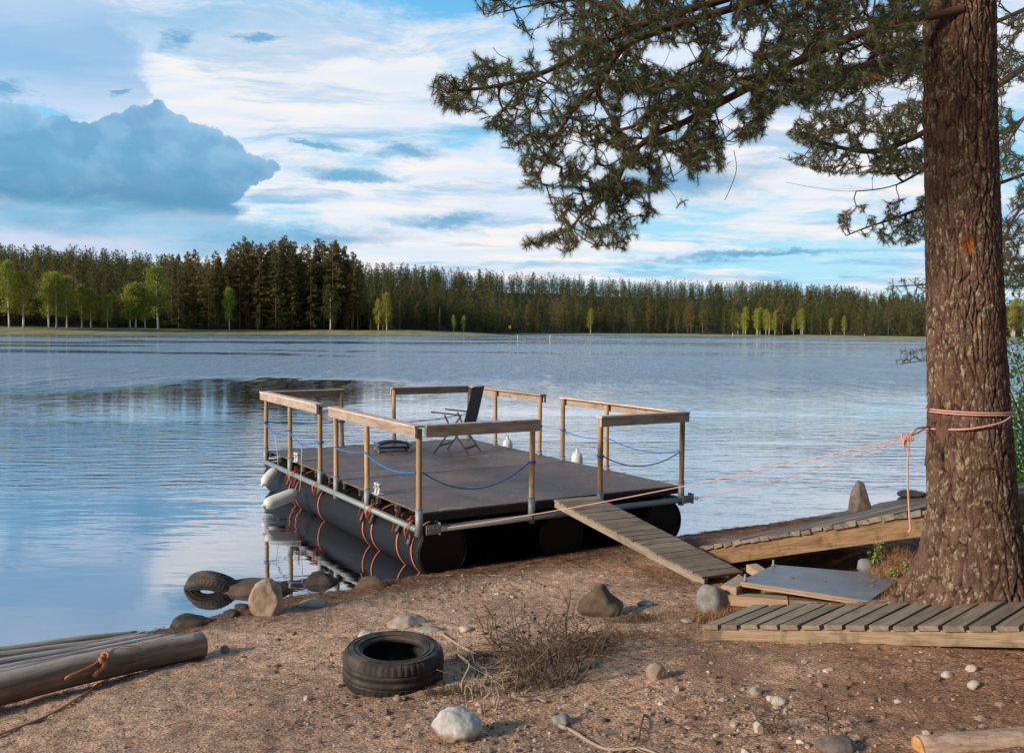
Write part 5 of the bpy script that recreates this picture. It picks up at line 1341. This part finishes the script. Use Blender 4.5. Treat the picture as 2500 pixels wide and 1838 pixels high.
for (x, y, kd, lb) in bl: plant(kd, x, y, rs.uniform(17, 21), lb, wid=1.35 if x not in (503, 20) else 1.05)
# right bay: young trees and front rows
for (x, y, lb) in ((830, 655, 'yellow-green birch at the right foot of the headland'), (848, 640, 'birch with thin white stem right of the headland'), (995, 690, 'small lone birch left of two on the grassy bay'), (1017, 692, 'small lone birch right of two on the grassy bay'), (1295, 675, 'thin light birch among the far conifers')): plant('birch', x, y, 20, lb, wid=1.1)
for i in range(16): plant('young', rs.choice([rs.uniform(800, 880), rs.uniform(880, 980)]), rs.uniform(640, 700), rs.uniform(20, 30), 'golden young conifer on the grassy bay right of the headland', 'golden young conifers on the bay')
for i in range(96):
    x = rs.uniform(800, 2045); kd = 'pine' if rs.random() < .62 else 'spruce'
    ft = np.interp(x, [800, 1000, 1300, 1600, 2040], [652, 662, 662, 672, 690])
    plant(kd, x, ft+rs.uniform(-26, 30), 22+rs.uniform(0, 10), 'conifer in the front row of the forest across the lake', 'front row conifers across the lake')
for i in range(16):
    x = rs.choice([rs.uniform(1600, 1700), rs.uniform(1700, 1950)]); plant('birch', x, rs.uniform(668, 700), 21+rs.uniform(0, 4), 'light green birch in the patch on the far right shore', 'light birches on the far right shore')
for i in range(8): plant('birch', rs.uniform(2205, 2260), rs.uniform(640, 700), 22+rs.uniform(0, 6), 'distant green tree glimpsed right of the big trunk', 'distant trees right of the trunk')
for kd_, v_ in protos.items():
    for i_, (e_, h_) in enumerate(v_):
        if (kd_, i_) not in used:
            for ch in list(e_.children): bpy.data.objects.remove(ch)
            bpy.data.objects.remove(e_)
print('individual trees', NT_)
# the forest mass behind
lowp = []
for i in range(5):
    Q, tone, br, t0 = conifer(300+i, 18, 'pine' if i < 2 else 'spruce', nbr=50, nsp=16, spl=.8, spw=.21); 
    n_ = 5; w_ = .16; tq = np.array([[[-w_, 0, 0], [w_, 0, 0], [w_*.3, 0, 16], [-w_*.3, 0, 16]], [[0, -w_, 0], [0, w_, 0], [0, w_*.3, 16], [0, -w_*.3, 16]]])
    lowp.append((np.concatenate([Q, tq]), np.concatenate([tone, [-1, -1]])))
r = np.random.default_rng(77); VV = []; RN = []; CT = []; cnt = 0
N_ = 3900
kk_ = r.uniform(-.66, .60, N_); dd_ = 28+200*r.random(N_)
for i in range(N_):
    k_ = kk_[i]; Y = float(np.interp(k_, FK, FY))+dd_[i]; z = float(fz(k_, Y)); Q, tn = lowp[r.integers(5)]
    s = r.uniform(.46, .72)*(1.12 if k_ < -.2 else 1); w_ = s*r.uniform(1.25, 1.75); a = r.uniform(0, 6.28); ca, sa = math.cos(a)*w_, math.sin(a)*w_
    x_ = Q[..., 0]*ca-Q[..., 1]*sa; y_ = Q[..., 0]*sa+Q[..., 1]*ca
    VV.append(np.stack([x_+k_*Y, y_+Y, Q[..., 2]*s+z-.3], -1).astype(np.float32)); tb = r.random(); RN.append(np.where(tn < 0, -1, tn*.35+tb*.65)); CT.append(np.full(len(tn), r.random()+(.75 if (.12 < k_ < .36 and dd_[i] < 100 and r.random() < .3) else 0)))
VV = np.concatenate(VV).reshape(-1, 3); RN = np.concatenate(RN); CT = np.concatenate(CT)
m, T, b = newmat('far_forest'); rn = T.attr('rnd'); ct = T.attr('kindmix')
c = T.mix(rn, (.070, .078, .028), (.27, .255, .098)); c = T.mix(T.sstep(ct, .55, .9), c, T.mix(rn, (.045, .068, .024), (.175, .195, .072))); c = T.mix(T.math('GREATER_THAN', ct, 1.02), c, T.mix(rn, (.06, .10, .02), (.14, .17, .04)))
c = T.mix(T.math('LESS_THAN', rn, -.5), c, (.15, .10, .07)); T.put(b.inputs['Base Color'], c); b.inputs['Roughness'].default_value = .9; b.inputs['Specular IOR Level'].default_value = .05
trn = T.new('ShaderNodeBsdfTranslucent'); T.put(trn.inputs[0], c); ms = T.new('ShaderNodeMixShader'); ms.inputs[0].default_value = .4
T.l.new(b.outputs[0], ms.inputs[1]); T.l.new(trn.outputs[0], ms.inputs[2]); T.l.new(ms.outputs[0], T.n['Material Output'].inputs[0])
o = np_mesh('forest', VV, np.arange(len(VV)).reshape(-1, 4), m, None, False, {'rnd': ('FACE', RN), 'kindmix': ('FACE', CT)}); tag(o, 'dense conifer forest covering the low hills across the lake', 'forest', kind='stuff')
print('forest faces', len(RN))
# ---------------------------------------------------------------- small far things
def farbox(name, px, y0, y1, w, Y, mat, label, cat, lean=0, build=True):
    a = DY(px, y1, Y); b_ = DY(px+lean, y0, Y); q = MB(); q.tube([a-Zu*.4, b_], w, 8); o = q.build(name, mat); return tag(o, label, cat)
Yp = 187
farbox('marker_pole', 1136, 734, 748, .055, Yp, M_white, 'white marker pole standing straight in the lake, left one', 'marker pole')
farbox('marker_pole', 1206, 734, 748, .065, Yp, M_white, 'white marker pole leaning in the lake, right one', 'marker pole', 1.5)
farbox('white_post', 1897, 733, 739, .11, 345, M_white, 'short white post on the far right shore', 'post'); farbox('white_post', 1608, 730, 736, .10, 380, M_white, 'small pale post on the far shore at the centre right', 'post')
st = DY(1118.5, 734, 358); sgn = thing('yellow_sign', st, 'small yellow sign on a post on the far shore', 'sign')
q = MB(); q.tube([st-Zu*1.5, st+Zu*2.6], .07, 8); q.build('post', MT['dark'], sgn)
q = MB(); q.box(st+Zu*2.9, ((1, 0, 0), (0, 1, 0), (0, 0, 1)), (.9, .08, 1.15)); q.build('sign_face', simple('yellow_sign_face', (.70, .48, .05), .6, 0, .05), sgn)
bs = DY(481, 718.5, 262); bs.z = float(fz(bs.x/bs.y, bs.y)); bn_ = thing('lake_bench', bs, 'small pale bench on the grass in front of the headland pines', 'bench')
q = MB(); q.box(bs+Zu*.75, ((1, 0, 0), (0, 1, 0), (0, 0, 1)), (1.9, .5, .08)); q.build('seat', M_plank, bn_)
for s in (-.75, .75): q = MB(); q.box(bs+Vector((s, 0, .35)), ((1, 0, 0), (0, 1, 0), (0, 0, 1)), (.1, .45, .72)); q.build('leg', M_plank, bn_)
# ================================================================ mooring ropes
kn = PY(2217, 1066, 5.95)
def tp(px, py, Y=None, out=.022):   # point on the trunk front
    z = PY(px, py, TY).z; cx_ = float(np.interp(z, zs, cxs)); R_ = float(np.interp(z, zs, rs_))+out
    p = PY(px, py, TY-R_*.5); dx = max(-1, min(1, (p.x-cx_)/R_)); return Vector((cx_+R_*dx, TY-R_*math.sqrt(max(0, 1-dx*dx)), p.z))
t_ = thing('mooring_rope', kn, 'long pink mooring rope from the near raft corner round the pine trunk', 'rope')
def ring(py_l, py_r, ang0, ang1, n, r0=.012, dz=0):
    out_ = []
    for i in range(n+1):
        w = math.radians(ang0+(ang1-ang0)*i/n); t = (1+math.cos(w))/2
        z = PY(2270, py_l, TY).z*(1-t)+PY(2460, py_r, TY).z*t+dz
        cx_ = float(np.interp(z, zs, cxs)); R_ = float(np.interp(z, zs, rs_))+r0; out_.append(Vector((cx_+R_*math.cos(w), TY+R_*math.sin(w), z)))
    return out_
line1 = sag(HA, kn, .045, 24)
w1 = [kn, PY(2270, 1060, 5.80)]+[tp(x, y) for x, y in ((2300, 1050), (2350, 1040), (2400, 1029), (2440, 1018))]+[v for v in ring(1060, 1003, 3, -3, 2)][:0]
# front diagonal, then behind the trunk, back over the front twice
q = MB(); q.tube(line1, .0045, 6); q.build('rope_line', M_pink, t_)
fr1 = [kn.lerp(tp(2285, 1053), t) for t in (0, .5)]+[tp(x, y) for x, y in ((2285, 1053), (2330, 1045), (2375, 1036), (2420, 1026), (2450, 1014))]
bk1 = ring(1000, 1008, 5, 175, 14); fr2 = ring(998, 1001, 185, 350, 18); bk2 = ring(1002, 1010, 5, 175, 14)
q = MB(); q.tube(smoothp(fr1, 4), .0058, 7); q.tube(ring(1000, 1010, -28, 175, 20)[::1], .0058, 7); q.tube(fr2, .0058, 7); q.tube(ring(1003, 1005, 182, 335, 18, dz=-.002), .0058, 7)
q.build('rope_wrap', M_pink, t_)
q = MB(); q.tube([kn, kn+Vector((.10, .1, .045)), PY(2274, 1042, 6.3)], .007, 6)
for j in range(3): q.tube([kn+Vector((.022*math.cos(w)+.016*j-.02, .016*math.sin(w), .014*math.sin(w)*1.2-.004*j)) for w in np.linspace(0, 2*PI, 13)], .006, 6, False)
lp_ = [kn+Vector((-.01, 0, 0)), kn+Vector((-.03, -.01, -.02)), kn+Vector((-.032, -.01, -.06)), kn+Vector((-.02, -.01, -.065)), kn+Vector((-.012, 0, -.02)), kn]
q.tube(smoothp(lp_), .0075, 6); q.build('knot', M_pink, t_)
he = PY(2218, 1300, 5.98); q = MB(); hp = [kn+Vector((.008, -.005, -.01)), kn.lerp(he, .3)+Vector((-.004, 0, 0)), kn.lerp(he, .6)+Vector((0, 0, 0)), kn.lerp(he, .86)+Vector((.008, 0, 0)), he+Vector((.012, 0, .03)), he]
q.tube(smoothp(hp), .0064, 7); q.build('hanging_end', M_pink, t_)
q = MB(); q.tube(sag(HC, kn+Vector((0, .02, -.012)), .05, 24), .0036, 6); tag(q.build('mooring_rope', M_pink), 'thin pink rope from the right raft corner to the knot by the trunk', 'rope')
a = tp(2452, 1008)+Vector((.03, .1, 0)); bb = PY(2560, 950, 6.6); q = MB(); q.tube(sag(a, bb, .01, 8), .0055, 6); tag(q.build('mooring_rope', M_pink), 'short pink rope leading from the trunk out of the right edge', 'rope')
# ================================================================ gravel, needles, twigs
def ground_scatter(n, xr, yr, seed, wfun=None):
    r = np.random.default_rng(seed); out_ = []
    got = 0
    while got < n:
        x = r.uniform(*xr, n*2); y = 3.4+(yr[1]-3.4)*r.random(n*2)**1.35
        ok = (gz(x, y) > -.02) & (np.abs(x) < .66*y+1.0)
        if wfun is not None: ok &= r.random(n*2) < wfun(x, y)
        out_.append(np.stack([x[ok], y[ok]], 1)); got += ok.sum()
    return np.concatenate(out_)[:n]
def ico_np(s): return bmesh_ico(s)
def hfield(x, y):
    z = gz(x, y); de = (x > -5.4) & (x < 6.4) & (y > 3.7) & (y < 12.8)
    return z+np.where(de, .022*fbm(x*28, y*28, 3, 31)+.018*fbm(x*14, y*14, 2, 40), 0)*np.clip((z+.05)*6, .1, 1)
def gravel(n, smin, smax, seed, wf, name='gravel', label='scattered gravel and small pebbles over the sand'):
    P_ = ground_scatter(n, (-5, 7), (3.5, 13), seed, wf); r = np.random.default_rng(seed); V0, F0 = ico_np(1); vs = []; n_ = len(P_)
    sz = smin*(smax/smin)**(r.random(n_)**2.2); sc = sz[:, None]*r.uniform(.6, 1.25, (n_, 3))*np.array([1, 1, .62])
    a = r.uniform(0, 6.28, n_); jit = r.uniform(.72, 1.2, (n_, len(V0), 1)); V = V0[None]*jit*sc[:, None]
    x = V[..., 0]*np.cos(a)[:, None]-V[..., 1]*np.sin(a)[:, None]; y = V[..., 0]*np.sin(a)[:, None]+V[..., 1]*np.cos(a)[:, None]
    z0 = hfield(P_[:, 0], P_[:, 1]); V = np.stack([x+P_[:, 0:1], y+P_[:, 1:2], V[..., 2]+(z0+sc[:, 2]*.25)[:, None]], -1)
    Fq = (F0[None]+(np.arange(n_)*len(V0))[:, None, None]).reshape(-1, 3)
    return np_mesh(name, V.reshape(-1, 3), Fq, M_grav, None, False, {'rnd': ('FACE', np.repeat(r.random(n_), len(F0)))})
m, T, b = newmat('gravel_stone'); rn = T.attr('rnd'); n = T.noise(geo(T), 90, 3, .6)
c = T.ramp(rn, [(0, (.07, .042, .028)), (.4, (.20, .13, .09)), (.7, (.34, .24, .175)), (.9, (.44, .36, .29)), (1, (.66, .58, .50))]); c = T.vm('SCALE', c, T.math('ADD', .7, T.math('MULTIPLY', n, .6))); T.put(b.inputs['Base Color'], c); b.inputs['Roughness'].default_value = .9; M_grav = m
patch = lambda x, y: np.clip(.35+2.2*fbm(x*.8, y*.8, 3, 91), .05, 1)
g_ = gravel(24000, .0032, .011, 5, patch); tag(g_, 'scattered gravel and small pebbles over the sand', 'gravel', kind='stuff')
def clus(x, y):
    w = np.zeros_like(x)
    for (a, b_, s) in ((1045, 1288, .45), (1120, 1560, .45), (690, 1460, .28), (870, 1560, .5), (1060, 1290, .6), (1500, 1560, .6), (1300, 1620, .5), (560, 1440, .4), (1700, 1600, .8)):
        p = DG(a, b_); w += np.exp(-((x-p.x)**2+(y-p.y)**2)/s**2)
    return np.clip(w+.05, 0, 1)
g_ = gravel(1500, .009, .030, 8, clus, 'pebbles'); tag(g_, 'loose drifts of larger pale pebbles near the waterline and twigs', 'pebbles', kind='stuff')
m, T, b = newmat('needle_litter'); rn = T.attr('rnd'); c = T.ramp(rn, [(0, (.09, .038, .02)), (.5, (.25, .115, .058)), (1, (.46, .26, .14))]); T.put(b.inputs['Base Color'], c); b.inputs['Roughness'].default_value = .85; M_lit = m
def sticks(n, lmin, lmax, w, seed, wf, name, mat, arc=.12, lift=.3):
    P_ = ground_scatter(n, (-5, 7), (3.5, 13), seed, wf); r = np.random.default_rng(seed); n_ = len(P_); L = r.uniform(lmin, lmax, n_); a = r.uniform(0, 2*PI, n_); S_ = 3
    V = np.zeros((n_, S_+1, 3, 3)); cv = r.normal(0, arc, n_)
    for i in range(S_+1):
        t = i/S_-.5; aa = a+cv*t*4; x = P_[:, 0]+np.cos(a)*L*t-np.sin(a)*L*cv*(t*t)*2; y = P_[:, 1]+np.sin(a)*L*t+np.cos(a)*L*cv*(t*t)*2
        z = hfield(x, y)+w*.8+r.uniform(0, 1, n_)*lift*L*.12
        for k in range(3):
            ww = w*(1-.5*i/S_); th_ = 2*PI*k/3+.5
            V[:, i, k] = np.stack([x-np.sin(a)*ww*math.cos(th_), y+np.cos(a)*ww*math.cos(th_), z+ww*math.sin(th_)], 1)
    b0 = (np.arange(n_)*(S_+1)*3)[:, None, None]; ii_ = (np.arange(S_)*3)[None, :, None]; k = np.arange(3)[None, None, :]; k2 = (k+1) % 3
    Fq = np.stack([b0+ii_+k, b0+ii_+k2, b0+ii_+3+k2, b0+ii_+3+k], -1).reshape(-1, 4)
    return np_mesh(name, V.reshape(-1, 3), Fq, mat, None, False, {'rnd': ('FACE', np.repeat(r.random(n_), S_*3))})
litw = lambda x, y: np.clip((x-.2)/2.6, .04, 1)*np.clip(.55+3.0*fbm(x*1.1, y*1.1, 3, 55), .05, 1)
o = sticks(42000, .025, .08, .0013, 12, litw, 'pine_needle_litter', M_lit, .15, .5); tag(o, 'brown fallen pine needles littering the sand on the right', 'needle litter', kind='stuff')
o = sticks(700, .06, .22, .0022, 14, lambda x, y: np.clip(.3+2*fbm(x*.7, y*.7, 2, 66)+.4*(x > .5), .1, 1), 'twig_litter', M_lit, .25, .6); tag(o, 'thin broken twigs strewn over the beach', 'twig litter', kind='stuff')
# wrack of reeds and bark along the shoreline
shw = lambda x, y: np.exp(-((gz(x, y, False)-.03)/.03)**2)
o = sticks(2600, .05, .28, .0024, 15, shw, 'shore_wrack', M_lit, .2, .5); tag(o, 'dark line of washed-up twigs and bark along the waterline', 'wrack', kind='stuff')
# ================================================================ dry branches
M_stick = simple('bare_stick', (.36, .26, .19), .85, 0, .3, 25, .3); M_dry = simple('dry_twig', (.13, .085, .058), .9, 0, .35, 30, .3); M_dark_leaf = simple('withered_leaf', (.045, .022, .014), .9, 0, .3, 30, .2)
def z5(x, y): return ((800+x*.356)/K, (1400+y*.356)/K)
def stick(pts, r_, label, lift=0, mat=None, name='stick'):
    P_ = []
    for i, (x, y) in enumerate(pts):
        a, b_ = z5(x, y); p = DG(a, b_); P_.append(p+Zu*(r_*.8+lift*math.sin(PI*i/(len(pts)-1))))
    P_ = smoothp(P_, 7); n_ = len(P_); q = MB(); q.tube(P_, [r_*(1.1-.55*i/n_)*(1+.2*mn.noise(Vector((i*.7, x, 0)))) for i in range(n_)], 8)
    for j in range(3):
        k = random.randrange(3, n_-2); d = (P_[k+1]-P_[k]).normalized(); sd_ = Vector((-d.y, d.x, .5)).normalized()*random.choice((-1, 1)); sd_.z = abs(sd_.z)*.5
        q.tube([P_[k], P_[k]+(d*.5+sd_)*.05, P_[k]+(d+sd_*1.4)*.09], [r_*.4, r_*.3, r_*.15], 5)
    o = q.build(name, mat or M_stick); return tag(o, label, 'stick')
stick([(775, 415), (900, 495), (1010, 555), (1090, 600)], .010, 'pale straight stick right of the dry tyre pointing up left')
stick([(1600, 735), (1690, 690), (1790, 640), (1850, 612)], .015, 'thick forked stick lying right of the dry twig heap')
stick([(1270, 850), (1350, 875), (1430, 872), (1500, 890)], .013, 'short thick whitish stick in front of the twig heap')
stick([(1690, 470), (1790, 470), (1850, 500), (1925, 572)], .007, 'curved pale stick over the right of the twig heap', .05)
stick([(1700, 590), (1800, 575), (1900, 580), (2010, 600)], .008, 'dark straight stick behind the thick forked stick', .01)
stick([(1760, 415), (1850, 440), (1960, 480), (2100, 495), (2247, 535)], .008, 'long pale stick reaching to the right behind the heap')
stick([(1590, 1050), (1700, 1100), (1800, 1165), (1930, 1215), (2150, 1210), (2280, 1260)], .010, 'long smooth root-like stick at the bottom edge')
stick([(1085, 430), (1180, 440), (1250, 410), (1330, 400)], .008, 'pale stick behind the middle of the twig heap')
stick([(450, 905), (560, 935), (680, 960), (770, 958)], .005, 'thin dark stick left of the pale boulder', 0, M_dry)
stick([(700, 20), (900, 10), (1100, 12), (1200, 18)], .004, 'thin straw-coloured reed lying in front of the pontoons')
stick([(2170, 970), (2150, 1060), (2130, 1170), (2080, 1210)], .005, 'dark curved twig beside the root-like stick', .02, M_dry)
def shrub(name, label, cx_, cy_, w, h, nst, seed, lean=0, leaves=0, mat=None, cat='shrub', rr=.006, nb=6):
    rs = random.Random(seed); p0 = DG(cx_, cy_); t = thing(name, p0, label, cat); W_ = w*K*p0.y/F; H_ = h*K*p0.y/F; tips = []
    q = MB()
    for i in range(nst):
        bx = rs.uniform(-.5, .5); sprd = .03 if cat == 'sapling' else 1; b0 = Vector((p0.x+bx*W_*.55*sprd, p0.y+rs.uniform(-.25, .25)*sprd, 0)); b0.z = G(b0.x, b0.y)-.01
        dirx = bx*1.0+rs.gauss(lean, .5); e = b0+Vector((dirx*W_*.35, rs.gauss(0, .15), H_*rs.uniform(.35, 1.05)))
        pts = [b0]
        for j in range(1, 6):
            t_ = j/5; pts.append(b0.lerp(e, t_)+Vector((rs.gauss(0, .022), rs.gauss(0, .02), .03*math.sin(PI*t_)+rs.gauss(0, .01))))
        P_ = smoothp(pts, 4); n_ = len(P_); r0_ = rr*rs.uniform(.5, 1.2); q.tube(P_, [r0_*(1-.8*k/n_)+.0010 for k in range(n_)], 5)
        for _ in range(nb):
            k = rs.randrange(4, n_-1); b1 = P_[k]; e1_ = b1+Vector((rs.gauss(0, .09), rs.gauss(0, .07), rs.uniform(-.02, .11))); m1 = b1.lerp(e1_, .5)+Vector((rs.gauss(0, .02), rs.gauss(0, .02), rs.gauss(0, .015)))
            q.tube(smoothp([b1, m1, e1_], 4), [r0_*.35, r0_*.33, r0_*.3, r0_*.28, r0_*.25, r0_*.22, r0_*.2, .0009, .0008], 4); tips.append(e1_)
            e2_ = e1_+Vector((rs.gauss(0, .05), rs.gauss(0, .04), rs.uniform(-.03, .06))); q.tube([m1, m1.lerp(e2_, .6)+Vector((rs.gauss(0, .01), 0, 0)), e2_], .0011, 3); tips.append(e2_)
        tips.append(e)
    q.build('twigs', mat or M_dry, t)
    if leaves: 
        pick = [tips[rs.randrange(len(tips))] for _ in range(leaves)]; leaf_cloud('withered_leaves', t, np.array([tuple(x) for x in pick]), .035, M_dark_leaf, seed)
    return t
shrub('dry_shrub', 'leafless tangled shrub with withered dark leaves in the middle of the beach', 1180, 1492, 300, 190, 40, 3, 0, 90)
shrub('dry_shrub', 'pale bare twigs rising behind the pale boulder', 1050, 1545, 150, 110, 9, 5, 0, 0, M_stick)
shrub('dry_shrub', 'low heap of thin dead twigs right of the dry tyre', 1230, 1450, 330, 60, 34, 6, 0, 30)
shrub('bare_sapling', 'thin leafless sapling upright near the bottom edge', 1840, 1640, 120, 150, 4, 8, 0, 0, None, 'sapling', .006, 5)
shrub('bare_sapling', 'sparse wiry twigs in the needles left of the thin sapling', 1690, 1610, 200, 100, 6, 12, 0, 0, None, 'sapling', .005, 5)
# mossy low undergrowth below the heap
def tufts(name, label, spots, n, h, mat, seed, cat):
    r = np.random.default_rng(seed); V = []
    for (a, b_, s) in spots:
        p = DG(a, b_); x = p.x+r.normal(0, s, n); y = p.y+r.normal(0, s*.6, n); z = hfield(x, y); hh = h*r.uniform(.4, 1.2, n); dx = r.normal(0, .5, n)*hh; dy = r.normal(0, .4, n)*hh; w = .0022
        aa = r.uniform(0, 6.28, n); V.append(np.stack([np.stack([x-w*np.cos(aa), y-w*np.sin(aa), z-.003], 1), np.stack([x+w*np.cos(aa), y+w*np.sin(aa), z-.003], 1), np.stack([x+dx, y+dy, z+hh], 1)], 1))
    V = np.concatenate(V).reshape(-1, 3); o = np_mesh(name, V, np.arange(len(V)).reshape(-1, 3), mat, None, False, {'rnd': ('FACE', r.random(len(V)//3))}); return tag(o, label, cat, kind='stuff')
m, T, b = newmat('olive_moss'); c = T.mix(T.attr('rnd'), (.040, .032, .012), (.13, .095, .038)); T.put(b.inputs['Base Color'], c); b.inputs['Roughness'].default_value = .9; M_moss = m
tufts('undergrowth', 'olive low moss and crowberry growth under the dry twigs', [(1100, 1480, .14), (1180, 1450, .20), (1260, 1430, .22), (1000, 1520, .12), (1330, 1400, .15), (1150, 1500, .15), (1060, 1440, .15), (1400, 1360, .12)], 620, .045, M_moss, 3, 'undergrowth')
m, T, b = newmat('dry_grass'); c = T.mix(T.attr('rnd'), (.17, .08, .038), (.36, .21, .10)); T.put(b.inputs['Base Color'], c); b.inputs['Roughness'].default_value = .85; M_dgr = m
tufts('dry_grass', 'tangled dry grass and needles round the foot of the pine', [(1990, 1300, .13), (1960, 1262, .12), (2235, 1310, .15), (1560, 1360, .10), (1600, 1350, .08), (2010, 1225, .15), (1940, 1235, .12), (2240, 1250, .12)], 420, .075, M_dgr, 4, 'dry grass')
m, T, b = newmat('fresh_green'); c = T.mix(T.attr('rnd'), (.12, .20, .02), (.27, .36, .05)); T.put(b.inputs['Base Color'], c); b.inputs['Roughness'].default_value = .6; M_fresh = m
def plantlet(x, y, label, n, hpx, seed, wpx=40, Yp=None):
    p = DG(x, y) if Yp is None else DY(x, y, Yp); p.z = G(p.x, p.y) if Yp else p.z; t = thing('green_plant', p, label, 'plant'); rs = random.Random(seed); q = MB(); L = []; H_ = hpx*K*p.y/F; W_ = wpx*K*p.y/F
    for i in range(n):
        e = p+Vector((rs.uniform(-.5, .5)*W_, rs.uniform(-.05, .05), H_*rs.uniform(.5, 1))); b0 = p+Vector((rs.uniform(-.2, .2)*W_, 0, 0)); q.tube([b0, b0.lerp(e, .5)+Vector((0, 0, .01)), e], [.0025, .002, .0012], 4)
        for j in range(16): t_ = rs.uniform(.25, 1.02); L.append(tuple(b0.lerp(e, t_)+Vector((rs.gauss(0, .004), rs.gauss(0, .004), 0))))
    q.build('stems', M_twig, t); leaf_cloud('leaves', t, np.array(L), .022, M_fresh, seed)
plantlet(1922, 1252, 'upright bright green plant beside the small grey stone', 14, 56, 4, 34, 7.5)
plantlet(2005, 1222, 'small green sprigs between the ramp beam and the trunk', 8, 34, 6, 60, 7.3)
plantlet(1960, 1240, 'yellowish green sprig left of the pine roots', 5, 26, 7, 30, 7.3)
# grassy verge right of the big tree
bpy.context.scene.view_settings.view_transform = 'Standard'; bpy.context.scene.view_settings.look = 'None'
bpy.context.scene.view_settings.exposure = .22; bpy.context.scene.view_settings.gamma = 1
bpy.context.scene.render.engine = 'CYCLES'; bpy.context.scene.cycles.max_bounces = 6
